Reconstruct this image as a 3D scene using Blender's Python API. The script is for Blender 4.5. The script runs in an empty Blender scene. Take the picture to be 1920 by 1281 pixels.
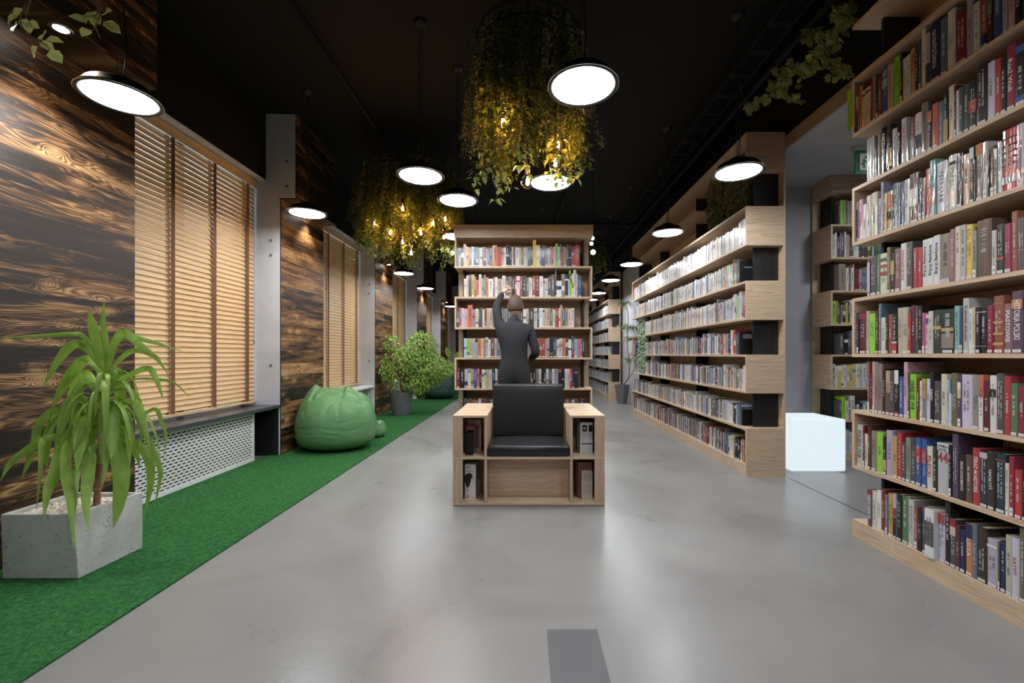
import bpy, bmesh, math, random
from mathutils import Vector, Matrix, noise
R = random.Random(7)
sc = bpy.context.scene
COL = sc.collection
PI = math.pi
# ------------------------------------------------------------ camera, world, exposure
F = 810.0; CX = 986.0; CY = 665.0; EYE = 1.10
cam_d = bpy.data.cameras.new('camera'); cam = bpy.data.objects.new('camera', cam_d); COL.objects.link(cam)
cam.location = (0, 0, EYE); cam.rotation_euler = (PI/2, 0, 0)
cam_d.sensor_width = 36.0; cam_d.lens = F/1920*36
cam_d.shift_x = -(CX-960)/1920; cam_d.shift_y = (CY-640.5)/1920
cam_d.clip_start = 0.02
sc.camera = cam
w = bpy.data.worlds.new('world'); sc.world = w; w.use_nodes = True
w.node_tree.nodes['Background'].inputs[0].default_value = (0.78, 0.88, 1.0, 1)
w.node_tree.nodes['Background'].inputs[1].default_value = 3.0
sc.view_settings.view_transform = 'Standard'; sc.view_settings.look = 'None'
sc.view_settings.exposure = 0.2; sc.view_settings.gamma = 1.0
sc.cycles.max_bounces = 7; sc.cycles.diffuse_bounces = 4; sc.cycles.glossy_bounces = 3
sc.cycles.transparent_max_bounces = 8; sc.cycles.sample_clamp_indirect = 4.0
sc.cycles.caustics_reflective = False; sc.cycles.caustics_refractive = False
LAMP_S = 54.0      # diffuser emission of the pendant lamps
BULB_S = 420.0     # filament emission
SPOT_W = 40.0

def px(x, y, Y):   # pixel of the photograph at distance Y -> point
    return Vector(((x-CX)*Y/F, Y, EYE+(CY-y)*Y/F))
# ------------------------------------------------------------ materials
MATS = {}
def nmat(name):
    m = bpy.data.materials.new(name); m.use_nodes = True
    nt = m.node_tree; b = nt.nodes['Principled BSDF']
    MATS[name] = m
    return m, nt, b
def mat(name, col, rough=0.5, metal=0.0, bump=0.0, bscale=60.0, var=0.0, coat=0.0, spec=0.5):
    m, nt, b = nmat(name)
    b.inputs['Base Color'].default_value = (*col, 1); b.inputs['Roughness'].default_value = rough
    b.inputs['Metallic'].default_value = metal; b.inputs['Coat Weight'].default_value = coat
    b.inputs['Specular IOR Level'].default_value = spec
    tc = nt.nodes.new('ShaderNodeTexCoord')
    nz = nt.nodes.new('ShaderNodeTexNoise'); nz.inputs['Scale'].default_value = bscale; nz.inputs['Detail'].default_value = 4
    nt.links.new(tc.outputs['Object'], nz.inputs['Vector'])
    if bump:
        bp = nt.nodes.new('ShaderNodeBump'); bp.inputs['Strength'].default_value = bump; bp.inputs['Distance'].default_value = 0.01
        nt.links.new(nz.outputs['Fac'], bp.inputs['Height']); nt.links.new(bp.outputs['Normal'], b.inputs['Normal'])
    if var:
        mx = nt.nodes.new('ShaderNodeMix'); mx.data_type = 'RGBA'
        mx.inputs[6].default_value = (*[c*(1-var) for c in col], 1); mx.inputs[7].default_value = (*[min(1, c*(1+var)) for c in col], 1)
        nt.links.new(nz.outputs['Fac'], mx.inputs[0]); nt.links.new(mx.outputs[2], b.inputs['Base Color'])
    return m
def emis(name, col, s):
    m, nt, b = nmat(name)
    b.inputs['Base Color'].default_value = (*col, 1)
    b.inputs['Emission Color'].default_value = (*col, 1); b.inputs['Emission Strength'].default_value = s
    b.inputs['Roughness'].default_value = 0.3
    return m
def node(nt, t, **kw):
    n = nt.nodes.new(t)
    for k, v in kw.items():
        if k.startswith('i_'): n.inputs[k[2:]].default_value = v
        elif k.startswith('n'): 
            try: n.inputs[int(k[1:])].default_value = v
            except ValueError: setattr(n, k, v)
        else: setattr(n, k, v)
    return n
def math_(nt, op, a, b=None, c=None):
    n = nt.nodes.new('ShaderNodeMath'); n.operation = op
    for i, v in enumerate((a, b, c)):
        if v is None: continue
        if isinstance(v, (int, float)): n.inputs[i].default_value = v
        else: nt.links.new(v, n.inputs[i])
    return n.outputs[0]
def ramp(nt, fac, stops):
    r = nt.nodes.new('ShaderNodeValToRGB'); e = r.color_ramp.elements
    while len(e) < len(stops): e.new(0.5)
    for i, (p, c) in enumerate(stops): e[i].position = p; e[i].color = (*c, 1)
    nt.links.new(fac, r.inputs[0]); return r.outputs[0]
def oak(name, axis, tint=1.0):
    m, nt, b = nmat(name)
    tc = node(nt, 'ShaderNodeTexCoord'); mp = node(nt, 'ShaderNodeMapping')
    s = [14.0, 14.0, 14.0]; s[axis] = 0.9
    mp.inputs['Scale'].default_value = s
    nt.links.new(tc.outputs['Object'], mp.inputs['Vector'])
    n1 = node(nt, 'ShaderNodeTexNoise'); n1.inputs['Scale'].default_value = 1.0; n1.inputs['Detail'].default_value = 3; n1.inputs['Distortion'].default_value = 0.6
    nt.links.new(mp.outputs[0], n1.inputs['Vector'])
    fr = math_(nt, 'FRACT', math_(nt, 'MULTIPLY', n1.outputs['Fac'], 9.0))
    mp2 = node(nt, 'ShaderNodeMapping'); s2 = [160.0]*3; s2[axis] = 5.0; mp2.inputs['Scale'].default_value = s2
    nt.links.new(tc.outputs['Object'], mp2.inputs['Vector'])
    n2 = node(nt, 'ShaderNodeTexNoise'); n2.inputs['Scale'].default_value = 1.0; n2.inputs['Detail'].default_value = 2
    nt.links.new(mp2.outputs[0], n2.inputs['Vector'])
    f = math_(nt, 'ADD', math_(nt, 'MULTIPLY', fr, 0.35), math_(nt, 'MULTIPLY', n2.outputs['Fac'], 0.75))
    t = tint
    c = ramp(nt, f, [(0.2, (0.38*t, 0.262*t, 0.172*t)), (0.5, (0.52*t, 0.375*t, 0.255*t)), (0.85, (0.62*t, 0.465*t, 0.33*t))])
    nt.links.new(c, b.inputs['Base Color']); b.inputs['Roughness'].default_value = 0.45
    bp = node(nt, 'ShaderNodeBump'); bp.inputs['Strength'].default_value = 0.12; bp.inputs['Distance'].default_value = 0.002
    nt.links.new(n2.outputs['Fac'], bp.inputs['Height']); nt.links.new(bp.outputs[0], b.inputs['Normal'])
    return m
def charred(name, bias=-1.22, gain=3.0, ringw=0.62, knot=0.42):
    m, nt, b = nmat(name); L = nt.links.new
    tc = node(nt, 'ShaderNodeTexCoord'); sp = node(nt, 'ShaderNodeSeparateXYZ'); L(tc.outputs['Object'], sp.inputs[0])
    P = 0.143
    zi = math_(nt, 'DIVIDE', sp.outputs['Z'], P); idx = math_(nt, 'FLOOR', zi); fz = math_(nt, 'FRACT', zi)
    u = math_(nt, 'ADD', sp.outputs['Y'], math_(nt, 'MULTIPLY', idx, 3.37))
    def vec(a, bb, c):
        cb = node(nt, 'ShaderNodeCombineXYZ'); 
        for i, v in enumerate((a, bb, c)):
            if isinstance(v, (int, float)): cb.inputs[i].default_value = v
            else: L(v, cb.inputs[i])
        return cb.outputs[0]
    # knots
    vo = node(nt, 'ShaderNodeTexVoronoi'); vo.inputs['Scale'].default_value = 1.0; vo.inputs['Randomness'].default_value = 1.0
    L(vec(math_(nt, 'MULTIPLY', u, 4.2), math_(nt, 'MULTIPLY', sp.outputs['Z'], 8.2), math_(nt, 'MULTIPLY', idx, 2.1)), vo.inputs['Vector'])
    kn = math_(nt, 'POWER', math_(nt, 'MAXIMUM', math_(nt, 'SUBTRACT', 1.0, math_(nt, 'MULTIPLY', vo.outputs['Distance'], 1.8)), 0.0), 2.4)
    sc_ = node(nt, 'ShaderNodeSeparateColor'); L(vo.outputs['Color'], sc_.inputs[0])
    kn = math_(nt, 'MULTIPLY', kn, math_(nt, 'GREATER_THAN', sc_.outputs[0], 0.5))
    n1 = node(nt, 'ShaderNodeTexNoise'); n1.inputs['Scale'].default_value = 1.0; n1.inputs['Detail'].default_value = 2.5; n1.inputs['Roughness'].default_value = 0.42; n1.inputs['Distortion'].default_value = 0.5
    L(vec(math_(nt, 'MULTIPLY', u, 1.5), math_(nt, 'MULTIPLY', sp.outputs['Z'], 12.0), math_(nt, 'MULTIPLY', idx, 5.3)), n1.inputs['Vector'])
    g = math_(nt, 'ADD', n1.outputs['Fac'], math_(nt, 'MULTIPLY', kn, knot))
    ring = math_(nt, 'SINE', math_(nt, 'MULTIPLY', g, 105.0))
    ring = math_(nt, 'MULTIPLY_ADD', ring, 0.5, 0.5)
    ring = math_(nt, 'POWER', ring, 1.2)
    # burn patches
    n2 = node(nt, 'ShaderNodeTexNoise'); n2.inputs['Scale'].default_value = 1.0; n2.inputs['Detail'].default_value = 3.0; n2.inputs['Roughness'].default_value = 0.55
    L(vec(math_(nt, 'MULTIPLY', u, 1.5), math_(nt, 'MULTIPLY', sp.outputs['Z'], 13.0), math_(nt, 'MULTIPLY', idx, 1.9)), n2.inputs['Vector'])
    n3 = node(nt, 'ShaderNodeTexNoise'); n3.inputs['Scale'].default_value = 1.0; n3.inputs['Detail'].default_value = 3.0
    L(vec(math_(nt, 'MULTIPLY', u, 6.0), math_(nt, 'MULTIPLY', sp.outputs['Z'], 230.0), 0.0), n3.inputs['Vector'])
    burn = math_(nt, 'MULTIPLY_ADD', n2.outputs['Fac'], gain, bias)
    wn = node(nt, 'ShaderNodeTexWhiteNoise'); wn.noise_dimensions = '1D'; L(idx, wn.inputs['W'])
    burn = math_(nt, 'ADD', burn, math_(nt, 'MULTIPLY_ADD', wn.outputs['Value'], 0.5, -0.25))
    burn = math_(nt, 'ADD', burn, math_(nt, 'MULTIPLY', kn, 0.9))
    burn = math_(nt, 'MINIMUM', math_(nt, 'MAXIMUM', burn, 0.04), 1.0)
    v = math_(nt, 'MULTIPLY', burn, math_(nt, 'MULTIPLY_ADD', ring, ringw, 1.02-ringw))
    v = math_(nt, 'MULTIPLY', v, math_(nt, 'MULTIPLY_ADD', n3.outputs['Fac'], 1.5, 0.22))
    c = ramp(nt, v, [(0.0, (0.010, 0.007, 0.006)), (0.18, (0.030, 0.016, 0.009)), (0.42, (0.17, 0.080, 0.030)), (0.68, (0.34, 0.19, 0.08)), (1.0, (0.50, 0.32, 0.15))])
    gap = math_(nt, 'LESS_THAN', fz, 0.022)
    mx = node(nt, 'ShaderNodeMix'); mx.data_type = 'RGBA'; mx.inputs[7].default_value = (0.004, 0.003, 0.003, 1)
    L(gap, mx.inputs[0]); L(c, mx.inputs[6]); L(mx.outputs[2], b.inputs['Base Color'])
    L(math_(nt, 'MULTIPLY_ADD', v, 0.15, 0.46), b.inputs['Roughness'])
    bp = node(nt, 'ShaderNodeBump'); bp.inputs['Strength'].default_value = 0.35; bp.inputs['Distance'].default_value = 0.004
    L(math_(nt, 'SUBTRACT', math_(nt, 'ADD', v, math_(nt, 'MULTIPLY', n3.outputs['Fac'], 0.4)), math_(nt, 'MULTIPLY', gap, 3.0)), bp.inputs['Height']); L(bp.outputs[0], b.inputs['Normal'])
    return m
def concrete(name, c0, c1, rough=0.6, scale=1.3, bump=0.15, pit=0.0, gloss_var=0.0):
    m, nt, b = nmat(name); L = nt.links.new
    tc = node(nt, 'ShaderNodeTexCoord')
    n1 = node(nt, 'ShaderNodeTexNoise'); n1.inputs['Scale'].default_value = scale; n1.inputs['Detail'].default_value = 7; n1.inputs['Roughness'].default_value = 0.62; n1.inputs['Distortion'].default_value = 0.8
    L(tc.outputs['Object'], n1.inputs['Vector'])
    c = ramp(nt, n1.outputs['Fac'], [(0.32, c0), (0.68, c1)])
    n2 = node(nt, 'ShaderNodeTexNoise'); n2.inputs['Scale'].default_value = 45.0; n2.inputs['Detail'].default_value = 5
    L(tc.outputs['Object'], n2.inputs['Vector'])
    h = n2.outputs['Fac']
    if pit:
        vo = node(nt, 'ShaderNodeTexNoise'); vo.inputs['Scale'].default_value = 95.0; vo.inputs['Detail'].default_value = 1
        L(tc.outputs['Object'], vo.inputs['Vector'])
        n4 = node(nt, 'ShaderNodeTexNoise'); n4.inputs['Scale'].default_value = 14.0; L(tc.outputs['Object'], n4.inputs['Vector'])
        p = math_(nt, 'GREATER_THAN', math_(nt, 'ADD', vo.outputs['Fac'], math_(nt, 'MULTIPLY', n4.outputs['Fac'], 0.5)), 0.98)
        mx = node(nt, 'ShaderNodeMix'); mx.data_type = 'RGBA'; mx.inputs[7].default_value = (0.13, 0.12, 0.11, 1)
        L(math_(nt, 'MULTIPLY', p, pit), mx.inputs[0]); L(c, mx.inputs[6]); c = mx.outputs[2]
        h = math_(nt, 'SUBTRACT', h, p)
    L(c, b.inputs['Base Color'])
    if gloss_var:
        L(math_(nt, 'MULTIPLY_ADD', n1.outputs['Fac'], gloss_var, rough-gloss_var/2), b.inputs['Roughness'])
    else: b.inputs['Roughness'].default_value = rough
    bp = node(nt, 'ShaderNodeBump'); bp.inputs['Strength'].default_value = bump; bp.inputs['Distance'].default_value = 0.004
    L(h, bp.inputs['Height']); L(bp.outputs[0], b.inputs['Normal'])
    return m
def colattr(name, rough, bump=0.0, coat=0.0):
    m, nt, b = nmat(name); L = nt.links.new
    a = node(nt, 'ShaderNodeAttribute'); a.attribute_name = 'Col'
    L(a.outputs['Color'], b.inputs['Base Color']); b.inputs['Roughness'].default_value = rough; b.inputs['Coat Weight'].default_value = coat
    b.inputs['Coat Roughness'].default_value = 0.12
    if bump:
        tc = node(nt, 'ShaderNodeTexCoord'); n1 = node(nt, 'ShaderNodeTexNoise'); n1.inputs['Scale'].default_value = 1.0; n1.inputs['Detail'].default_value = 2
        mp = node(nt, 'ShaderNodeMapping'); mp.inputs['Scale'].default_value = (60, 75, 7); L(tc.outputs['Object'], mp.inputs['Vector']); L(mp.outputs[0], n1.inputs['Vector']); bp = node(nt, 'ShaderNodeBump'); bp.inputs['Strength'].default_value = bump; bp.inputs['Distance'].default_value = 0.006
        L(n1.outputs['Fac'], bp.inputs['Height']); L(bp.outputs[0], b.inputs['Normal']); L(bp.outputs[0], b.inputs['Coat Normal'])
    return m
def leafmat(name, c0, c1, trans=0.25):
    m, nt, b = nmat(name); L = nt.links.new
    tc = node(nt, 'ShaderNodeTexCoord'); n1 = node(nt, 'ShaderNodeTexNoise'); n1.inputs['Scale'].default_value = 23.0; n1.inputs['Detail'].default_value = 3
    L(tc.outputs['Object'], n1.inputs['Vector'])
    c = ramp(nt, n1.outputs['Fac'], [(0.35, c0), (0.65, c1)])
    L(c, b.inputs['Base Color']); b.inputs['Roughness'].default_value = 0.42
    tr = node(nt, 'ShaderNodeBsdfTranslucent'); L(c, tr.inputs['Color'])
    mx = node(nt, 'ShaderNodeMixShader'); mx.inputs[0].default_value = trans
    L(b.outputs[0], mx.inputs[1]); L(tr.outputs[0], mx.inputs[2]); L(mx.outputs[0], nt.nodes['Material Output'].inputs['Surface'])
    return m
def glassmat(name, tint, gloss=0.08, rough=0.02):
    m, nt, b = nmat(name); L = nt.links.new
    t = node(nt, 'ShaderNodeBsdfTransparent'); t.inputs[0].default_value = (*tint, 1)
    g = node(nt, 'ShaderNodeBsdfGlossy'); g.inputs['Roughness'].default_value = rough
    lw = node(nt, 'ShaderNodeLayerWeight'); lw.inputs['Blend'].default_value = 0.25
    f = math_(nt, 'MULTIPLY_ADD', lw.outputs['Fresnel'], 0.7, gloss)
    mx = node(nt, 'ShaderNodeMixShader'); L(f, mx.inputs[0]); L(t.outputs[0], mx.inputs[1]); L(g.outputs[0], mx.inputs[2])
    L(mx.outputs[0], nt.nodes['Material Output'].inputs['Surface']); return m
oakY = oak('oak_laminate_lengthwise', 1, 1.1); oakX = oak('oak_laminate_crosswise', 0, 1.1); oakZ = oak('oak_upright', 2)
oakChair = oak('oak_armchair', 0, 1.12)
oakShelf = oak('oak_dark_ceiling_trim', 1, 0.6)
blackLam = mat('black_laminate', (0.012, 0.012, 0.014), 0.5)
charM = charred('charred_planks'); charP = charred('lightly_charred_planks', -0.62, 2.1, 0.34, 0.30)
concM = concrete('board_concrete', (0.52, 0.53, 0.58), (0.66, 0.67, 0.72), 0.7, 1.5)
concR = concrete('grey_concrete_passage', (0.36, 0.38, 0.42), (0.46, 0.48, 0.52), 0.7, 1.2)
floorM = concrete('polished_concrete', (0.215, 0.208, 0.203), (0.275, 0.267, 0.262), 0.30, 1.3, 0.03, gloss_var=0.22)
plantM = concrete('cast_concrete', (0.42, 0.42, 0.41), (0.56, 0.56, 0.55), 0.7, 5.0, 0.3, pit=0.75)
blackP = mat('black_paint', (0.0045, 0.0045, 0.0045), 0.75, bump=0.1, bscale=20, spec=0.25)
blackT = mat('black_pipe_paint', (0.008, 0.008, 0.008), 0.7, spec=0.3)
def carpet():
    m, nt, b = nmat('green_needle_felt'); L = nt.links.new
    tc = node(nt, 'ShaderNodeTexCoord')
    n1 = node(nt, 'ShaderNodeTexNoise'); n1.inputs['Scale'].default_value = 260; n1.inputs['Detail'].default_value = 3; L(tc.outputs['Object'], n1.inputs['Vector'])
    n2 = node(nt, 'ShaderNodeTexNoise'); n2.inputs['Scale'].default_value = 60; n2.inputs['Detail'].default_value = 4; L(tc.outputs['Object'], n2.inputs['Vector'])
    f = math_(nt, 'MULTIPLY_ADD', n1.outputs['Fac'], 0.6, math_(nt, 'MULTIPLY', n2.outputs['Fac'], 0.4))
    c = ramp(nt, f, [(0.36, (0.010, 0.052, 0.014)), (0.52, (0.030, 0.125, 0.036)), (0.66, (0.075, 0.23, 0.075))])
    L(c, b.inputs['Base Color']); b.inputs['Roughness'].default_value = 0.95; b.inputs['Specular IOR Level'].default_value = 0.1
    bp = node(nt, 'ShaderNodeBump'); bp.inputs['Strength'].default_value = 0.9; bp.inputs['Distance'].default_value = 0.006
    L(f, bp.inputs['Height']); L(bp.outputs[0], b.inputs['Normal']); return m
carpetM = carpet()
slatM = oak('basswood_slats', 1, 1.0)
for e_, c_ in zip([n_ for n_ in slatM.node_tree.nodes if n_.type == 'VALTORGB'][0].color_ramp.elements, ((.52, .33, .16), (.66, .44, .23), (.74, .52, .29))): e_.color = (*c_, 1)
MATS['basswood_slats'].node_tree.nodes['Principled BSDF'].inputs['Roughness'].default_value = 0.5
tapeM = mat('brown_cloth_tape', (0.17, 0.075, 0.04), 0.9, bump=0.2, bscale=300)
whiteM = mat('white_powder_coat', (0.80, 0.80, 0.82), 0.4)
darkSill = mat('dark_grey_sill', (0.045, 0.048, 0.058), 0.28)
whiteSill = mat('white_stone_sill', (0.75, 0.75, 0.77), 0.3, var=0.06, bscale=6)
frameM = mat('white_window_frame', (0.8, 0.8, 0.8), 0.4)
paneM = glassmat('window_glass', (0.93, 0.96, 0.96))
leather = mat('black_leather', (0.014, 0.014, 0.016), 0.36, bump=0.035, bscale=220)
lampBlack = mat('black_lamp_enamel', (0.010, 0.010, 0.011), 0.38, spec=0.35)
chrome = mat('polished_rim', (0.75, 0.75, 0.76), 0.15, 1.0)
diffM = emis('lit_diffuser', (0.93, 0.97, 1.0), LAMP_S)
chainM = mat('dark_steel_chain', (0.10, 0.10, 0.10), 0.35, 1.0)
copper = mat('copper_socket', (0.55, 0.24, 0.12), 0.25, 1.0)
bulbG = glassmat('amber_bulb_glass', (1.0, 0.86, 0.62), 0.06)
filM = emis('glowing_filament', (1.0, 0.55, 0.16), BULB_S)
globeM = emis('lit_globe', (1.0, 0.98, 0.94), 9.0)
spotM = emis('lit_downlight', (1.0, 0.90, 0.76), 60.0)
cubeM = emis('glowing_polyethylene', (0.80, 0.92, 1.0), 0.80); MATS['glowing_polyethylene'].node_tree.nodes['Principled BSDF'].inputs['Emission Strength'].default_value = 0.74; MATS['glowing_polyethylene'].node_tree.nodes['Principled BSDF'].inputs['Base Color'].default_value = (0.25, 0.27, 0.28, 1)
vine = leafmat('vine_leaves', (0.05, 0.09, 0.02), (0.15, 0.19, 0.04))
vine2 = leafmat('pale_vine_leaves', (0.26, 0.27, 0.12), (0.42, 0.38, 0.20))
ivyM = leafmat('ivy_leaves', (0.14, 0.22, 0.05), (0.30, 0.34, 0.10))
ivyD = leafmat('dark_ivy_leaves', (0.18, 0.22, 0.12), (0.34, 0.33, 0.20))
wallPl = leafmat('variegated_climber_leaves', (0.06, 0.16, 0.05), (0.42, 0.50, 0.34))
dracM = leafmat('strap_leaves', (0.22, 0.38, 0.055), (0.29, 0.45, 0.075), 0.35)
ficM = leafmat('ficus_leaves', (0.13, 0.30, 0.04), (0.42, 0.56, 0.14), 0.4)
barkM = mat('bark', (0.28, 0.15, 0.08), 0.85, bump=0.8, bscale=50, var=0.35)
stemM = mat('green_stem', (0.32, 0.36, 0.10), 0.6)
stemB = mat('woody_vine_stem', (0.16, 0.11, 0.05), 0.8)
pebM = mat('white_pebbles', (0.72, 0.66, 0.56), 0.7, var=0.12, bscale=25)
potM = mat('grey_pot', (0.14, 0.145, 0.155), 0.55, var=0.12, bscale=8)
def fabric(name, col, rough):
    m, nt, b = nmat(name); L = nt.links.new
    b.inputs['Base Color'].default_value = (*col, 1); b.inputs['Roughness'].default_value = rough
    tc = node(nt, 'ShaderNodeTexCoord'); mp = node(nt, 'ShaderNodeMapping'); mp.inputs['Scale'].default_value = (3, 3, 8)
    L(tc.outputs['Object'], mp.inputs['Vector'])
    n1 = node(nt, 'ShaderNodeTexNoise'); n1.inputs['Scale'].default_value = 1.0; n1.inputs['Detail'].default_value = 2; n1.inputs['Distortion'].default_value = 0.8
    L(mp.outputs[0], n1.inputs['Vector'])
    bp = node(nt, 'ShaderNodeBump'); bp.inputs['Strength'].default_value = 0.25; bp.inputs['Distance'].default_value = 0.02
    L(n1.outputs['Fac'], bp.inputs['Height']); L(bp.outputs[0], b.inputs['Normal']); return m
beanM = fabric('green_polyester', (0.105, 0.245, 0.095), 0.5); beanD = fabric('bottle_green_polyester', (0.018, 0.065, 0.05), 0.5)
slabM = mat('anthracite_floor_slab', (0.105, 0.105, 0.112), 0.5, var=0.10, bscale=9)
bookM = colattr('printed_cover', 0.4, 0.0, 0.15)
filmM = colattr('film_wrapped_cover', 0.22, 0.5, 0.7)
inkM = colattr('spine_print', 0.5)
skinM = mat('skin', (0.60, 0.38, 0.29), 0.5); hairM = mat('hair', (0.085, 0.052, 0.034), 0.7, bump=0.6, bscale=70)
shirtM = mat('dark_shirt', (0.018, 0.019, 0.022), 0.85, bump=0.35, bscale=30); trouM = mat('dark_trousers', (0.02, 0.02, 0.025), 0.85)
signG = mat('green_sign_paint', (0.01, 0.19, 0.06), 0.4); signW = mat('white_sign_paint', (0.78, 0.80, 0.78), 0.4)
# ------------------------------------------------------------ mesh helpers
def obj(name, bm, m, parent=None, smooth=False):
    me = bpy.data.meshes.new(name)
    if isinstance(bm, bmesh.types.BMesh):
        bmesh.ops.recalc_face_normals(bm, faces=bm.faces)
        bm.to_mesh(me); bm.free()
    else:
        me.from_pydata(*bm)
    for mm in (m if isinstance(m, (list, tuple)) else [m]): me.materials.append(mm)
    if smooth:
        me.polygons.foreach_set('use_smooth', [True]*len(me.polygons))
    o = bpy.data.objects.new(name, me); COL.objects.link(o)
    if parent: o.parent = parent; o.matrix_parent_inverse = Matrix.Translation(-parent.location) if parent.type == 'EMPTY' and parent.rotation_euler.z == 0 else Matrix()
    return o
def tag(o, label, cat, group=None, kind=None):
    if label: o['label'] = label
    if cat: o['category'] = cat
    if group: o['group'] = group
    if kind: o['kind'] = kind
    return o
def thing(name, label, cat, loc=(0, 0, 0), group=None):
    o = bpy.data.objects.new(name, None); COL.objects.link(o); o.location = loc; o.empty_display_size = 0.1
    return tag(o, label, cat, group)
def struct(name, bm, m, label=None):
    o = obj(name, bm, m); o['kind'] = 'structure'
    if label: o['label'] = label
    return o
def B(*boxes):
    bm = bmesh.new()
    for b in boxes: box(bm, *b)
    return bm
def box(bm, x0, x1, y0, y1, z0, z1):
    vs = [bm.verts.new(p) for p in ((x0, y0, z0), (x1, y0, z0), (x1, y1, z0), (x0, y1, z0), (x0, y0, z1), (x1, y0, z1), (x1, y1, z1), (x0, y1, z1))]
    for f in ((0, 3, 2, 1), (4, 5, 6, 7), (0, 1, 5, 4), (1, 2, 6, 5), (2, 3, 7, 6), (3, 0, 4, 7)): bm.faces.new([vs[i] for i in f])
def bevel(o, wd, seg=2):
    md = o.modifiers.new('bevel', 'BEVEL'); md.width = wd; md.segments = seg; md.limit_method = 'ANGLE'; return o
def lathe(bm, prof, c=(0, 0, 0), n=32, cap0=False, cap1=False):
    rings = []
    for r, z in prof: rings.append([bm.verts.new((c[0]+r*math.cos(2*PI*i/n), c[1]+r*math.sin(2*PI*i/n), c[2]+z)) for i in range(n)])
    for a, b in zip(rings, rings[1:]):
        for i in range(n): bm.faces.new((a[i], a[(i+1) % n], b[(i+1) % n], b[i]))
    if cap0: bm.faces.new(rings[0][::-1])
    if cap1: bm.faces.new(rings[-1])
def tube(bm, pts, r, n=6, r1=None):
    pts = [Vector(p) for p in pts]; rings = []
    for i, p in enumerate(pts):
        d = (pts[min(i+1, len(pts)-1)]-pts[max(i-1, 0)]).normalized()
        a = d.orthogonal().normalized(); b = d.cross(a)
        if i and rings:  # keep frame stable
            a0 = (rings[-1][0].co-pts[i-1]).normalized(); a = (a0-d*a0.dot(d)).normalized(); b = d.cross(a)
        rr = r if r1 is None else r+(r1-r)*i/(len(pts)-1)
        rings.append([bm.verts.new(p+a*rr*math.cos(2*PI*k/n)+b*rr*math.sin(2*PI*k/n)) for k in range(n)])
    for a, b in zip(rings, rings[1:]):
        for k in range(n): bm.faces.new((a[k], a[(k+1) % n], b[(k+1) % n], b[k]))
    bm.faces.new(rings[0][::-1]); bm.faces.new(rings[-1])
def spline(pts, n=5):
    pts = [Vector(p) for p in pts]; out = []
    P = [2*pts[0]-pts[1]]+pts+[2*pts[-1]-pts[-2]]
    for i in range(1, len(P)-2):
        for k in range(n):
            t = k/n; a, b, c, d = P[i-1], P[i], P[i+1], P[i+2]
            out.append(0.5*((2*b)+(c-a)*t+(2*a-5*b+4*c-d)*t*t+(-a+3*b-3*c+d)*t**3))
    out.append(pts[-1]); return out
def sphere(bm, c, r, seg=16, rings=10, s=(1, 1, 1)):
    g = bmesh.ops.create_uvsphere(bm, u_segments=seg, v_segments=rings, radius=r)
    for v in g['verts']: v.co = Vector((v.co.x*s[0], v.co.y*s[1], v.co.z*s[2]))+Vector(c)
    return g['verts']
class Acc:   # plain vertex/face/colour lists
    def __init__(s): s.v = []; s.f = []; s.c = []
    def quad(s, pts, col): 
        i = len(s.v); s.v += [tuple(p) for p in pts]; s.f.append(tuple(range(i, i+len(pts)))); s.c.append(col)
    def build(s, name, m, parent=None):
        o = obj(name, (s.v, [], s.f), m, parent)
        setcol(o.data, s.c); return o
def setcol(me, cols):
    at = me.color_attributes.new('Col', 'FLOAT_COLOR', 'CORNER')
    buf = []
    for p, c in zip(me.polygons, cols): buf += [c[0], c[1], c[2], 1.0]*p.loop_total
    at.data.foreach_set('color', buf)
LEAF = {}
def leaf(acc, p, d, up, ln, wd, kind='oval'):
    """a folded leaf: base p, direction d, normal up"""
    d = d.normalized(); s = d.cross(up)
    if s.length < 1e-4: s = d.orthogonal()
    s.normalize(); n = s.cross(d)
    if kind == 'oval': prof = [(0, 0), (0.3, 0.42), (0.65, 0.38), (1, 0)]
    elif kind == 'ivy': prof = [(0, 0.12), (0.12, 0.5), (0.38, 0.33), (0.5, 0.45), (0.7, 0.2), (1, 0)]
    else: prof = [(0, 0), (0.45, 0.5), (1, 0)]
    i = len(acc.v); k = len(prof)
    for t, hw in prof: acc.v.append(tuple(p+d*t*ln-n*0.12*ln*t*t))
    for t, hw in prof: acc.v.append(tuple(p+d*t*ln+s*hw*wd+n*0.15*wd*hw*2-n*0.12*ln*t*t))
    for t, hw in prof: acc.v.append(tuple(p+d*t*ln-s*hw*wd+n*0.15*wd*hw*2-n*0.12*ln*t*t))
    for a in range(k-1):
        acc.f.append((i+a, i+a+1, i+k+a+1, i+k+a)); acc.f.append((i+a, i+2*k+a, i+2*k+a+1, i+a+1))
def rv(s=1.0): return Vector((R.uniform(-1, 1), R.uniform(-1, 1), R.uniform(-1, 1)))*s
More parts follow.
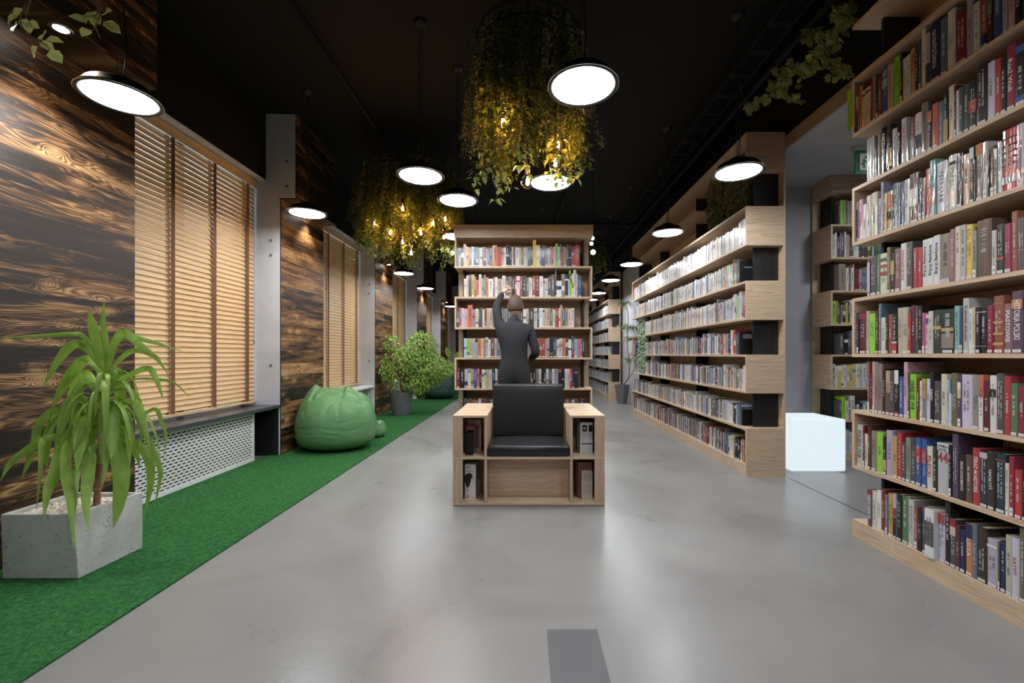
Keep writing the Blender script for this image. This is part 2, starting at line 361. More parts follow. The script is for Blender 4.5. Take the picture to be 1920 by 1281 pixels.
# ------------------------------------------------------------ room shell
CEIL = 3.72; Y0 = -3.0; Y1 = 19.5
struct('floor', B((-3.1, 6.6, Y0, Y1, -0.1, 0)), floorM)
struct('ceiling', B((-3.3, 2.5, Y0, Y1, CEIL, CEIL+0.1)), blackP)
struct('ceiling', B((2.5, 6.6, Y0, 4.9, 2.96, 3.06), (2.366, 2.5, Y0, 4.9, 2.96, 3.06)), concR)
struct('wall_front', B((-3.2, 6.6, Y0-0.1, Y0, 0, CEIL)), blackP)
struct('wall_back', B((-3.2, 2.5, Y1, Y1+0.1, 0, CEIL)), blackP)
struct('wall_back', B((2.365, 6.6, 4.79, 4.9, 0, 3.06)), concR)
struct('wall_right', B((6.5, 6.6, Y0, 4.9, 0, 3.06)), concR)
struct('wall_right', B((2.365, 2.5, 4.9, Y1, 0, 3.12)), concM)
struct('wall_right', B((2.365, 2.5, 4.9, Y1, 3.12, CEIL)), blackP)
struct('wall_right', B((2.365, 2.5, Y0, 4.9, 3.06, CEIL)), blackP)
t = struct('trim_1', B((2.345, 2.365, Y0, 3.905, 2.955, 3.075)), oakShelf)
struct('trim_2', B((2.337, 2.343, Y0, 3.86, 0.0, 0.0015)), blackLam)
# left wall: piers, planks, windows, five bays
struct('wall_left', B((-3.15, -2.69, Y0, 2.95, 0, CEIL)), concM)
cl = struct('wall_left', B((-2.69, -2.67, Y0, 2.95, 0.0, 2.83)), charM, 'charred plank cladding beside the planter')
struct('wall_left', B((-2.69, -2.42, Y0, 2.835, 2.835, CEIL-0.003)), charM, 'charred plank box above the first cladding')
bays = [4.70, 7.65, 10.60, 13.55, 16.50]
ends = [2.95]+[b+1.0 for b in bays]
ny = 1
def tie_holes(parent, pts, axis='y'):
    for p in pts:
        bm = bmesh.new()
        lathe(bm, [(0.0, 0.0), (0.010, 0.0), (0.013, 0.004), (0.016, 0.004), (0.016, 0.0)], n=14)
        if axis == 'y': rot = Matrix.Rotation(PI/2, 4, 'X')
        else: rot = Matrix.Rotation(PI, 4, 'X')
        bmesh.ops.transform(bm, matrix=Matrix.Translation(p) @ rot, verts=bm.verts)
        obj('tie_hole', bm, MATS['tie_hole_grey'], parent)
mat('tie_hole_grey', (0.20, 0.20, 0.21), 0.6)
tr_n = 3
for i, b in enumerate(bays):
    w_ = struct('wall_left', B((-3.15, -2.69, b, b+1.0, 0, CEIL), (-2.69, -2.675, b, b+0.012, 0, 2.80), (-2.69, -2.51, b, b+0.96, 2.81, CEIL-0.004)), concM, 'concrete pier between windows')
    tie_holes(w_, [Vector((x, b-0.0005, z)) for x, z in ((-2.775, 2.34), (-2.775, 2.18), (-2.775, 0.98), (-2.60, 2.93), (-2.60, 3.2))][: 5 if i < 2 else 2])
    struct('trim_%d' % tr_n, B((-2.689, -2.67, b+0.002, b+0.012, 0.0, 2.80)), blackT); tr_n += 1
    struct('wall_left', B((-2.69, -2.67, b+0.014, b+1.0, 0.0, 2.80)), charP, 'charred plank cladding between two windows')
    struct('wall_left', B((-2.51, -2.495, b+0.004, b+1.0, 2.80, CEIL-0.002), (-2.675, -2.495, b+0.014, b+1.0, 2.795, 2.81)), charM, 'charred plank box above the cladding')
# windows
for i in range(5):
    a = ends[i]; b = bays[i]
    struct('wall_left', B((-3.15, -2.83, a, b, 3.0, CEIL)), blackP, 'black painted lintel')
    struct('trim_%d' % tr_n, B((-3.14, -2.832, a, b, 2.985, 3.0)), concM); tr_n += 1
    sm = darkSill if i == 0 else whiteSill
    # window
    bm = bmesh.new()
    for (y0, y1) in ((a, a+0.06), (b-0.06, b), ((a+b)/2-0.04, (a+b)/2+0.04)): box(bm, -3.12, -3.06, y0, y1, 0.56, 2.985)
    box(bm, -3.12, -3.06, a, b, 0.56, 0.62); box(bm, -3.12, -3.06, a, b, 2.925, 2.985)
    wf = struct('window_%d' % (i+1), bm, frameM)
    obj('pane', B((-3.095, -3.085, a+0.05, b-0.05, 0.61, 2.935)), paneM, wf)
    s = obj('window_sill', B((-3.12, -2.672, a+0.001, b-0.001, 0.52, 0.555)), sm, wf); bevel(s, 0.004)
    # below the sill
    struct('wall_left', B((-3.15, -3.06, a, b, 0, 0.52)), blackLam if i == 0 else whiteM)
    struct('wall_left', B((-3.06, -2.69, b-0.006, b-0.001, 0, 0.52)), blackLam if i == 0 else whiteM)
    # radiator cover
    rc = thing('radiator_cover', ['white slotted radiator cover under the dark sill behind the planter', 'white slotted radiator cover behind the green bean bags', 'white slotted radiator cover behind the grey ficus pot', 'white slotted radiator cover beyond the dark green bean bag', 'white slotted radiator cover at the farthest window'][i], 'radiator cover', (-2.8, (a+b)/2, 0))
    ya = a+0.004; yb = b-0.25; z0 = 0.008; z1 = 0.50; xf = -2.80
    bm = bmesh.new()
    box(bm, xf-0.02, xf+0.004, ya, yb, z0, z0+0.032); box(bm, xf-0.02, xf+0.004, ya, yb, z1-0.022, z1)
    box(bm, xf-0.02, xf+0.004, ya, ya+0.022, z0+0.032, z1-0.022); box(bm, xf-0.02, xf+0.004, yb-0.022, yb, z0+0.032, z1-0.022)
    obj('frame', bm, whiteM, rc)
    V = []; Fc = []
    rows = 17; ph = (z1-0.022-z0-0.032)/rows; A0 = ya+0.022; A1 = yb-0.022; cells = int((A1-A0)/0.052); pw = (A1-A0)/cells
    for r in range(rows):
        zc0 = z0+0.032+r*ph; zc1 = zc0+ph; zc = (zc0+zc1)/2; sh = 0.5 if r % 2 else 0.0
        xs = [A0+pw*(k+sh) for k in range(cells-(1 if sh else 0))]
        if sh:
            for (p, q) in ((A0, A0+pw*0.5), (A1-pw*0.5, A1)):
                n0 = len(V); V += [(xf, p, zc0), (xf, q, zc0), (xf, q, zc1), (xf, p, zc1)]; Fc.append((n0, n0+1, n0+2, n0+3))
        for c0 in xs:
            c1 = c0+pw; m0 = c0+pw*0.14; m1 = c1-pw*0.14; h = 0.0052; e = 0.0035
            n0 = len(V)
            V += [(xf, c0, zc0), (xf, c1, zc0), (xf, c1, zc1), (xf, c0, zc1)]
            V += [(xf, m0+e, zc-h), (xf, m1-e, zc-h), (xf, m1, zc-h+e), (xf, m1, zc+h-e), (xf, m1-e, zc+h), (xf, m0+e, zc+h), (xf, m0, zc+h-e), (xf, m0, zc-h+e)]
            q = lambda *t: Fc.append(tuple(n0+j for j in t))
            q(0, 1, 5, 4); q(1, 6, 5); q(1, 2, 7, 6); q(2, 8, 7); q(2, 3, 9, 8); q(3, 10, 9); q(3, 0, 11, 10); q(0, 4, 11)
    g = obj('slotted_panel', (V, [], Fc), whiteM, rc)
    md = g.modifiers.new('thick', 'SOLIDIFY'); md.thickness = 0.003; md.offset = -1
    obj('radiator', B(*[(-3.0, -2.9, ya+0.1+k*0.06, ya+0.145+k*0.06, 0.09, 0.45) for k in range(int((yb-ya-0.2)/0.06))]), blackT, rc)
    # venetian blind
    ord_ = ['nearest', 'second', 'third', 'fourth', 'farthest'][i]
    wb = thing('venetian_blind', 'honey wooden venetian blind with brown tapes in the %s window' % ord_, 'blind', (-2.95, (a+b)/2, 0.6), 'wooden blinds along the left wall')
    y0 = a+0.012; y1 = b-0.015; top = 2.90; bot = 0.615
    pitch = 0.0455; n = int((top-bot)/pitch)
    bm = bmesh.new(); ang = math.radians(70 if i == 0 else 79); ca = math.cos(ang)*0.025; sa = math.sin(ang)*0.025; th = 0.0014
    for k in range(n):
        z = bot+0.03+k*pitch
        pr = [(-ca, sa), (0.0-0.0015, 0.0-0.0008), (ca, -sa)]     # wall side up, room side down
        vs = []
        for yy in (y0, y1):
            for (dx, dz) in pr: vs.append(bm.verts.new((-2.95+dx, yy, z+dz)))
            for (dx, dz) in pr[::-1]: vs.append(bm.verts.new((-2.95+dx+th*math.sin(ang)*1.4, yy, z+dz+th)))
        for j in range(6): bm.faces.new((vs[j], vs[(j+1) % 6], vs[6+(j+1) % 6], vs[6+j]))
        bm.faces.new(vs[:6][::-1]); bm.faces.new(vs[6:])
    obj('slats', bm, slatM, wb)
    obj('bottom_rail', B((-2.978, -2.922, y0, y1, 0.585, 0.605)), slatM, wb)
    obj('head_rail', B((-2.98, -2.93, y0, y1, 2.925, 2.975)), frameM, wb)
    obj('valance', B((-2.918, -2.905, y0-0.005, y1+0.003, 2.895, 2.975)), slatM, wb)
    for fr in (0.075, 0.36, 0.64, 0.92):
        yt = y0+(y1-y0)*fr
        bm = bmesh.new(); box(bm, -2.926, -2.9245, yt-0.019, yt+0.019, 0.60, 2.92)
        box(bm, -2.976, -2.9745, yt-0.019, yt+0.019, 0.60, 2.92)
        obj('tape', bm, tapeM, wb)
    bm = bmesh.new(); tube(bm, [(-2.918, y1-0.05, 2.92), (-2.916, y1-0.052, 2.0), (-2.917, y1-0.05, 1.25)], 0.0018, 5)
    lathe(bm, [(0.0, 0), (0.006, 0.002), (0.007, 0.02), (0.003, 0.035)], (-2.917, y1-0.05, 1.215), 8)
    obj('pull_cord', bm, tapeM, wb)
# carpet
bm = bmesh.new(); pl_ = [(-1.69, Y0), (-1.69, Y1)]
ed = [(-2.668, Y1)]
for i in range(4, -1, -1): ed += [(-2.668, bays[i]), (-2.80, bays[i]), (-2.80, ends[i]), (-2.668, ends[i])]
pl_ += ed+[(-2.668, Y0)]
va = [bm.verts.new((x, y, 0.001)) for x, y in pl_]; vb = [bm.verts.new((x, y, 0.008)) for x, y in pl_]
bm.faces.new(va[::-1]); bm.faces.new(vb)
for i in range(len(va)): j = (i+1) % len(va); bm.faces.new((va[i], va[j], vb[j], vb[i]))
cp = obj('carpet', bm, carpetM); tag(cp, 'long green felt carpet strip along the left wall', 'carpet')
sl = obj('floor_slab', B((0.085, 0.283, 0.6, 1.723, 0.0005, 0.004)), slabM); tag(sl, 'anthracite rectangular floor strip set in the grey floor before the armchair', 'floor marker')
# ceiling services
def pipe(pts, r, label, name='pipe', m=blackT):
    bm = bmesh.new(); tube(bm, pts, r, 10); tag(obj(name, bm, m, smooth=True), label, 'pipe', 'black pipes under the ceiling')
pipe([(0.55, 6.6, 3.66), (0.55, 6.6, 3.66-0.0), (2.36, 6.6, 3.66)], 0.022, 'black pipe crossing the ceiling above the middle right bookcase')
pipe([(0.72, 5.2, 3.67), (0.55, 9.0, 3.67)], 0.018, 'black pipe running lengthwise under the ceiling behind the big plant')
pipe([(-2.5, 8.4, 3.64), (2.36, 8.4, 3.64)], 0.03, 'black pipe crossing the whole ceiling behind the centre bookcase')
pipe([(2.15, 0.0, 3.60), (2.15, Y1, 3.60)], 0.035, 'black pipe along the right wall above the bookcases')
pipe([(-1.7, 0.5, 3.66), (-1.7, Y1, 3.66)], 0.015, 'thin black conduit along the ceiling on the left')
tr = thing('cable_tray', 'black perforated cable tray along the ceiling above the right lamps', 'cable tray', (1.95, 5, 3.55))
obj('rail', B((1.80, 1.803, 0.5, Y1, 3.56, 3.62)), blackT, tr); obj('rail', B((2.0, 2.003, 0.5, Y1, 3.56, 3.62)), blackT, tr)
bm = bmesh.new(); prev = None
for k in range(63):
    ya_ = 0.5+k*0.3; cur = [bm.verts.new((x, y, 3.562)) for y in (ya_, ya_+0.05) for x in (1.803, 1.82, 1.98, 2.0)]
    for j in range(3): bm.faces.new((cur[j], cur[j+1], cur[j+5], cur[j+4]))
    if prev:
        for j in (0, 2): bm.faces.new((prev[j+4], prev[j+5], cur[j+1], cur[j]))
    prev = cur
obj('perforated_floor', bm, blackT, tr)
for k in range(12): obj('hanger', B((1.895, 1.903, 1.0+k*1.5, 1.008+k*1.5, 3.56, CEIL)), blackT, tr)
# downlights in the plank boxes
for i, (x, y, z) in enumerate([(-2.475, 2.30, 2.835), (-2.585, 5.25, 2.795), (-2.585, 8.15, 2.795), (-2.585, 11.1, 2.795), (-2.585, 14.05, 2.795)]):
    d = thing('downlight', ['lit recessed downlight in the black soffit at top left', 'lit recessed downlight above the green bean bags', 'lit recessed downlight above the ficus wall', 'lit recessed downlight on the third plank panel', 'lit recessed downlight on the far plank panel'][i], 'downlight', (x, y, z))
    bm = bmesh.new(); lathe(bm, [(0.032, 0.0), (0.045, -0.004), (0.05, 0.0), (0.05, 0.004)], (x, y, z-0.002), 28); obj('trim_ring', bm, chrome, d, True)
    bm = bmesh.new(); lathe(bm, [(0.001, -0.003), (0.032, -0.003)], (x, y, z), 24); obj('lens', bm, spotM, d)
    ld = bpy.data.lights.new('downlight_beam', 'SPOT'); ld.energy = SPOT_W; ld.color = (1.0, 0.83, 0.62); ld.spot_size = math.radians(95); ld.spot_blend = 0.7; ld.shadow_soft_size = 0.03
    lo = bpy.data.objects.new('downlight_beam', ld); COL.objects.link(lo); lo.location = (x, y, z-0.012); lo.rotation_euler = (0, math.radians(-8), 0)
# ------------------------------------------------------------ pendant lamps
def copy_tree(o, parent=None, skip=()):
    c = o.copy(); COL.objects.link(c)
    if parent: c.parent = parent
    for ch in list(o.children):
        if ch.name.split('.')[0] not in skip: copy_tree(ch, c, skip)
    return c
lamp0 = thing('pendant_lamp', '', 'lamp')
bm = bmesh.new(); lathe(bm, [(0.160, 0.012), (0.166, 0.002), (0.180, 0.0), (0.186, 0.006), (0.184, 0.014), (0.168, 0.024), (0.150, 0.055), (0.138, 0.066), (0.075, 0.072), (0.070, 0.10), (0.060, 0.108), (0.001, 0.108)], n=48)
hs0 = obj('housing', bm, lampBlack, lamp0, True)
bm = bmesh.new(); lathe(bm, [(0.1835, 0.0125), (0.1875, 0.010), (0.1875, 0.005), (0.1835, 0.003)], n=48); obj('rim', bm, chrome, hs0, True)
bm = bmesh.new(); lathe(bm, [(0.001, 0.011), (0.120, 0.009), (0.161, 0.006)], n=40); obj('diffuser', bm, diffM, hs0, True)
HL = CEIL-2.5
bm = bmesh.new()
for sx in (-0.014, 0.014):
    k = 0; z = 0.11
    while z < HL-0.03:
        pts = []
        for j in range(9):
            a = 2*PI*j/8; u = math.cos(a)*0.0055; vv = math.sin(a)*0.013
            pts.append((sx+(u if k % 2 else 0), (0 if k % 2 else u), z+0.013+vv))
        tube(bm, pts, 0.0014, 4); z += 0.0215; k += 1
obj('chain', bm, chainM, lamp0)
bm = bmesh.new(); tube(bm, [(0.0, 0.012, 0.1), (0.02, 0.02, 0.3), (-0.012, 0.015, 0.7), (0, 0, HL-0.01)], 0.003, 6); obj('cable', bm, lampBlack, lamp0)
bm = bmesh.new(); lathe(bm, [(0.001, HL-0.035), (0.02, HL-0.035), (0.05, HL-0.012), (0.055, HL)], n=24); obj('ceiling_rose', bm, lampBlack, lamp0, True)
lamps = [(-2.225, 2.37, 'glowing disc pendant lamp on chains at upper left before the plank wall'),
 (0.30, 2.27, 'large glowing disc pendant lamp right of the big hanging plant'),
 (-0.83, 3.41, 'glowing disc pendant lamp in front of the left hanging plant'),
 (-0.62, 3.95, 'glowing disc pendant lamp just right of the left hanging plant'),
 (0.205, 3.54, 'glowing disc pendant lamp partly behind the big hanging plant vines'),
 (-2.18, 4.31, 'glowing disc pendant lamp before the plank panel above the bean bags'),
 (-2.12, 7.5, 'glowing disc pendant lamp above the ficus beside the third pier'),
 (-2.14, 9.2, 'glowing disc pendant lamp beyond the ficus on the left'),
 (-2.19, 12.6, 'small far glowing pendant lamp left of the centre bookcase'),
 (1.64, 3.335, 'nearest glowing disc pendant lamp over the middle right bookcase'),
 (1.64, 5.0, 'second nearest glowing pendant lamp along the right bookcases'),
 (1.65, 6.75, 'third glowing pendant lamp along the right bookcases'),
 (1.61, 8.2, 'fourth glowing pendant lamp along the right bookcases'),
 (1.66, 9.9, 'fifth glowing pendant lamp, far down the right aisle'),
 (1.67, 11.1, 'farthest glowing pendant lamp down the right aisle'),
 (-0.81, 5.16, 'glowing pendant lamp behind the centre bookcase, left'), (-0.79, 6.85, 'glowing pendant lamp far behind the centre bookcase'), (0.30, 7.77, 'glowing pendant lamp behind the centre bookcase, middle'),
 (-2.2, 0.4, 'unseen pendant lamp added for fill beside the camera on the left'), (0.3, 0.3, 'unseen pendant lamp added for fill above the camera'), (1.35, 0.85, 'unseen pendant lamp added for fill beside the camera on the right'), (-0.83, -1.2, 'unseen pendant lamp added for fill behind the camera')]  # these four carry the lamp pattern on out of view, added as fill light
for i, (x, y, lb) in enumerate(lamps):
    if i == 0: r = lamp0
    else:
        r = copy_tree(lamp0)
    r.location = (x, y, 2.5); tag(r, lb, 'lamp', 'disc pendant lamps')
for ch in lamp0.children: pass
# lamp in the side room
for (x, y) in ((4.3, 1.6), (3.5, 3.3)):
    r = copy_tree(lamp0, skip=('chain', 'cable', 'ceiling_rose'))
    r.location = (x, y, 2.852); tag(r, 'glowing surface lamp on the side room ceiling, %s' % ('nearer' if y > 2 else 'farther'), 'lamp')
# glowing cube
cu = obj('light_cube', B((2.465, 2.975, 4.01, 4.46, 0.012, 0.50)), cubeM); bevel(cu, 0.018, 3)
tag(cu, 'glowing white plastic cube seat on the floor beside the bookcase end', 'light cube')
# exit sign
ex = thing('exit_sign', 'green and white emergency exit sign hanging in the side room', 'sign', (2.78, 3.52, 2.62))
obj('housing', B((2.66, 3.0, 3.505, 3.535, 2.76, 2.80)), mat('grey_sign_housing', (0.35, 0.35, 0.34), 0.5), ex)
obj('panel', B((2.68, 2.98, 3.515, 3.525, 2.57, 2.76)), signG, ex)
bm = bmesh.new()
def poly(bm, pts, y, t=0.0015):
    a = [bm.verts.new((p[0], y, p[1])) for p in pts]; bm.faces.new(a)
box(bm, 2.715, 2.80, 3.5125, 3.5145, 2.60, 2.735)
obj('door_symbol', bm, signW, ex)
bm = bmesh.new(); box(bm, 2.745, 2.757, 3.511, 3.5125, 2.62, 2.69); box(bm, 2.757, 2.785, 3.511, 3.5125, 2.665, 2.677); box(bm, 2.73, 2.745, 3.511, 3.5125, 2.645, 2.657); sphere(bm, (2.765, 3.512, 2.705), 0.010, 10, 8, (1, 0.1, 1))
obj('running_figure', bm, signG, ex)
obj('hanger', B((2.70, 2.706, 3.517, 3.523, 2.80, 2.96), (2.95, 2.956, 3.517, 3.523, 2.80, 2.96)), whiteM, ex)
# ------------------------------------------------------------ bookcases
BT = 0.02
def shelf_unit(name, label, A, mo, depth, length, levels, firstbox0, firstbox1, top=None, base=0.1, dividers=(), skip=None, inset=0.083, extra=None, divd=0.19):
    """A(l,d,z)->world; levels = top face z of each board from the floor up; rows alternate box/recess"""
    me_ = oakX if mo is oakY else oakY
    c = A(0, 0, 0); th = thing(name, label, 'bookcase', c)
    def bx(bm, l0, l1, d0, d1, z0, z1):
        p = A(l0, d0, z0); q = A(l1, d1, z1)
        box(bm, min(p.x, q.x), max(p.x, q.x), min(p.y, q.y), max(p.y, q.y), min(z0, z1), max(z0, z1))
    def part(nm, m, *bxs):
        bm = bmesh.new()
        for b in bxs: bx(bm, *b)
        return obj(nm, bm, m, th)
    part('back_panel', mo, (0.0, length, depth-0.016, depth, 0.0, levels[-1]))
    part('plinth', mo, (0.0, length, 0.0, depth-0.016, 0.0, levels[0]-0.0005)); part('plinth_end', me_, (-0.001, 0.0, 0.0, depth, 0.0, levels[0]-0.002), (length, length+0.001, 0.0, depth, 0.0, levels[0]-0.002))
    for k, z in enumerate(levels[1:]):
        segs = [(0.0, length)]
        if extra and (k+1) in extra: segs = extra[k+1]
        for (a, b) in segs:
            part('shelf_board', mo, (a, b, 0.0, depth-0.016, z-BT, z))
    for r in range(len(levels)-1):
        z0 = levels[r]; z1 = levels[r+1]-BT
        e = levels[r+1] if True else z1
        if skip and r in skip: pass
        for side, fb in ((0, firstbox0), (1, firstbox1)):
            isbox = ((r % 2 == 0) == fb)
            if skip and (r, side) in skip: continue
            if isbox:
                l0, l1 = (0.0, 0.018) if side == 0 else (length-0.018, length)
                part('end_panel', me_, (l0, l1, 0.0, depth-0.016, z0, z1))
            else:
                l0, l1 = (inset, inset+0.018) if side == 0 else (length-inset-0.018, length-inset)
                part('black_upright', blackLam, (l0, l1, 0.11, depth-0.016, z0, z1))
        if skip and r in skip: continue
        for dv in dividers:
            part('black_upright', blackLam, (dv, dv+0.018, divd, depth-0.016, z0, z1))
    return th
NL = [0.10, 0.43, 0.765, 1.105, 1.44, 1.78, 2.11, 2.44, 2.77, 3.10]
XN = 1.99; YN = 2.635
An = lambda l, d, z: Vector((XN+d, YN-l, z))            # near unit: l from its far end towards the camera
shelf_unit('bookcase', 'tall oak bookcase with staggered ends, packed with books, filling the right edge', An, oakY, 0.34, 2.3, NL, False, False)
ML = [0.10, 0.43, 0.768, 1.10, 1.435, 1.77, 2.11, 2.445, 2.79, 3.115]
XM = 1.995; YM = 3.91; LM = 4.20
Am = lambda l, d, z: Vector((XM+d, YM+l, z))
shelf_unit('bookcase', 'long oak bookcase with staggered end panels in the middle right, left of the light cube', Am, oakY, 0.355, LM, ML, True, True, dividers=(1.62, 3.10),
    extra={3: [(0.0, 3.45)], 4: [(0.0, 3.45), (4.04, LM)], 8: [(0.0, 0.25), (1.16, LM)]}, skip={(3, 1), (2, 1), (4, 1)})
# closing panels of the open green niche at the far end of that bookcase
mid = [o for o in COL.objects if o.name.startswith('bookcase') and 'middle right' in o.get('label', '')][0]
obj('end_panel', B((XM, XM+0.34, YM+4.182, YM+4.2, 1.10, 1.415)), oakX, mid)
obj('shelf_board', B((XM, XM+0.34, YM+4.04, YM+4.2, 1.08, 1.10)), oakY, mid) if False else None
UL = [0.10, 0.43, 0.768, 1.10, 1.435, 1.77, 2.11, 2.445, 2.79, 3.115]
YU = 10.5
Au = lambda l, d, z: Vector((2.005+d, YU+l, z))
shelf_unit('bookcase', 'farthest oak bookcase on the right, seen between centre bookcase and hanging plants', Au, oakY, 0.30, 6.5, UL, True, True, dividers=(1.5, 3.0, 4.5))
# side room unit, front faces the camera
AR = lambda l, d, z: Vector((3.16+l, 4.475+d, z))
RL = [0.08, 0.42, 0.755, 1.10, 1.42, 1.765, 2.11, 2.45, 2.80]
shelf_unit('bookcase', 'oak bookcase with black uprights in the side room behind the light cube', AR, oakX, 0.30, 2.6, RL, True, False, dividers=(1.3,))
sr = [o for o in COL.objects if o.name.startswith('bookcase') and 'side room' in o.get('label', '')][0]
obj('top_box', B((3.16, 5.76, 4.475, 4.49, 2.80, 2.955), (3.16, 3.178, 4.49, 4.77, 2.80, 2.955)), oakX, sr)
# centre bookcase
CL = [0.06, 0.395, 0.73, 1.067, 1.40, 1.735, 2.07, 2.405]
YC = 4.74
AC = lambda l, d, z: Vector((-0.782+l, YC+d, z))
cb = shelf_unit('bookcase', 'freestanding oak bookcase behind the person and the armchair', AC, oakX, 0.30, 1.512, CL, True, False, inset=0.075)
o_ = obj('fascia', B((-0.79, 0.738, YC-0.006, YC+0.30, 2.405, 2.525)), oakX, cb); bevel(o_, 0.002)
for k_, r_ in enumerate(range(7)): pass
# ------------------------------------------------------------ books
W = dict(white=(.74, .73, .72), cream=(.70, .63, .50), beige=(.55, .46, .36), tan=(.50, .36, .22), lgrey=(.52, .51, .51), grey=(.27, .26, .26), dgrey=(.085, .085, .09),
 black=(.018, .017, .018), brown=(.14, .085, .06), dbrown=(.05, .032, .026), red=(.52, .035, .04), dred=(.22, .018, .025), crimson=(.33, .02, .055), maroon=(.13, .025, .035), coral=(.68, .13, .09),
 orange=(.62, .20, .04), rust=(.34, .09, .05), gold=(.55, .33, .07), yellow=(.75, .58, .03), lime=(.27, .60, .05), green=(.08, .23, .09), dgreen=(.025, .055, .04), olive=(.17, .15, .07),
 teal=(.03, .15, .18), dteal=(.018, .055, .07), aqua=(.22, .50, .48), blue=(.04, .11, .36), navy=(.018, .03, .11), slate=(.13, .19, .27), lblue=(.35, .50, .68), lilac=(.45, .40, .58), lavender=(.60, .58, .72),
 purple=(.12, .07, .13), mauve=(.30, .14, .17), pink=(.72, .42, .46), hpink=(.62, .10, .26), taupe=(.30, .23, .19), mint=(.45, .58, .47), peach=(.72, .48, .34))
for k_ in list(W):
    g_ = W[k_][0]*.25+W[k_][1]*.65+W[k_][2]*.1; W[k_] = tuple((c*.84+g_*.16)*.93 for c in W[k_]) if k_ not in ('lime', 'black') else W[k_]
NAME = dict(white='white', cream='cream', beige='beige', tan='tan', lgrey='light grey', grey='grey', dgrey='dark grey', black='black', brown='brown', dbrown='dark brown', red='red', dred='dark red', crimson='crimson', maroon='maroon',
 coral='coral red', orange='orange', rust='rust red', gold='golden', yellow='yellow', lime='lime green', green='green', dgreen='dark green', olive='olive', teal='teal', dteal='dark teal', aqua='aqua', blue='blue', navy='navy', slate='slate blue',
 lblue='light blue', lilac='lilac', lavender='lavender', purple='purple', mauve='mauve', pink='pink', hpink='bright pink', taupe='taupe', mint='mint', peach='peach')
PAGE = (.62, .55, .44)
def book_geo(acc, A, l0, l1, d0, D, z, h, col, rnd=0.0, page=PAGE, lean=0.0, only=None):
    t = min(0.0028, (l1-l0)*0.2)
    sp = [(l0, d0+rnd), (l0+(l1-l0)*0.2, d0+rnd*0.3), (l0+(l1-l0)*0.5, d0), (l0+(l1-l0)*0.8, d0+rnd*0.3), (l1, d0+rnd)] if rnd else [(l0, d0), (l1, d0)]
    outer = [(l0, D)]+sp+[(l1, D)]; inner = [(l1-t, D), (l1-t, d0+rnd+t), (l0+t, d0+rnd+t), (l0+t, D)]
    P = outer+inner; n = len(P); i = len(acc.v)
    def w(l, d, zz): return tuple(A(l+lean*(zz-z), d, zz))
    if only != 'page':
        acc.v += [w(l, d, z) for l, d in P]+[w(l, d, z+h) for l, d in P]
        for k in range(n): 
            acc.f.append((i+k, i+(k+1) % n, i+n+(k+1) % n, i+n+k)); acc.c.append(col)
        # cap as quads: boards and spine strip
        m = len(outer)
        acc.f.append((i+n, i+n+1, i+n+m+2, i+n+m+3)); acc.c.append(col)
        acc.f.append((i+n+m-2, i+n+m-1, i+n+m, i+n+m+1)); acc.c.append(col)
        acc.f.append(tuple([i+n+k for k in range(1, m-1)]+[i+n+m+1, i+n+m+2])); acc.c.append(col)
    if only != 'cover':
        a, b, c, d = l0+t*1.02, l1-t*1.02, d0+rnd+t*1.02, D-0.004; zt = z+h-0.004; zb = z+0.003
        j = len(acc.v); acc.v += [w(a, c, zb), w(b, c, zb), w(b, d, zb), w(a, d, zb), w(a, c, zt), w(b, c, zt), w(b, d, zt), w(a, d, zt)]
        for f in ((4, 5, 6, 7), (2, 3, 7, 6), (0, 3, 2, 1)): acc.f.append(tuple(j+q for q in f)); acc.c.append(page)
TXT = {}
def text_mesh(s):
    if s in TXT: return TXT[s]
    cu = bpy.data.curves.new('t', 'FONT'); cu.body = s; cu.size = 1.0; cu.align_x = 'LEFT'; cu.resolution_u = 2; cu.offset = 0.018
    o = bpy.data.objects.new('t', cu); COL.objects.link(o)
    dg = bpy.context.evaluated_depsgraph_get(); me = o.evaluated_get(dg).to_mesh()
    vs = [tuple(v.co) for v in me.vertices]; fs = [tuple(p.vertices) for p in me.polygons]
    o.evaluated_get(dg).to_mesh_clear(); bpy.data.objects.remove(o); bpy.data.curves.remove(cu)
    xs = [v[0] for v in vs] or [0, 1]; ys = [v[1] for v in vs] or [0, 1]
    TXT[s] = (vs, fs, min(xs), max(xs), min(ys), max(ys)); return TXT[s]
def spine_text(A, s, l0, l1, d, z0, z1, col, parent, name='title', dirn=1):
    """text runs from z1 down to z0 on the spine between l0 and l1; dirn = +1 when l grows to the viewer's right"""
    vs, fs, xa, xb, ya, yb = text_mesh(s)
    wt = l1-l0; ht = z1-z0
    sc_ = min(ht/(xb-xa), wt/(yb-ya)); sx = min(ht/(xb-xa), sc_*1.35)
    if sx < sc_*0.99: pass
    sy = min(wt/(yb-ya), sx*1.5)
    zc = (z0+z1)/2; lc = (l0+l1)/2; out = []
    for x, y, _ in vs:
        zz = zc-(x-(xa+xb)/2)*sx; ll = lc+dirn*(y-(ya+yb)/2)*sy
        out.append(tuple(A(ll, d, zz)))
    o = obj(name, (out, [], fs), inkM, parent); setcol(o.data, [col]*len(fs)); return o
def flat_text(A, s, l0, l1, d, z0, z1, col, parent, name='title', dirn=1):
    vs, fs, xa, xb, ya, yb = text_mesh(s)
    sx = (l1-l0)/(xb-xa); sy = (z1-z0)/(yb-ya)
    out = [tuple(A((l0+l1)/2+dirn*(x-(xa+xb)/2)*sx, d, (z0+z1)/2+(y-(ya+yb)/2)*sy)) for x, y, _ in vs]
    o = obj(name, (out, [], fs), inkM, parent); setcol(o.data, [col]*len(fs)); return o
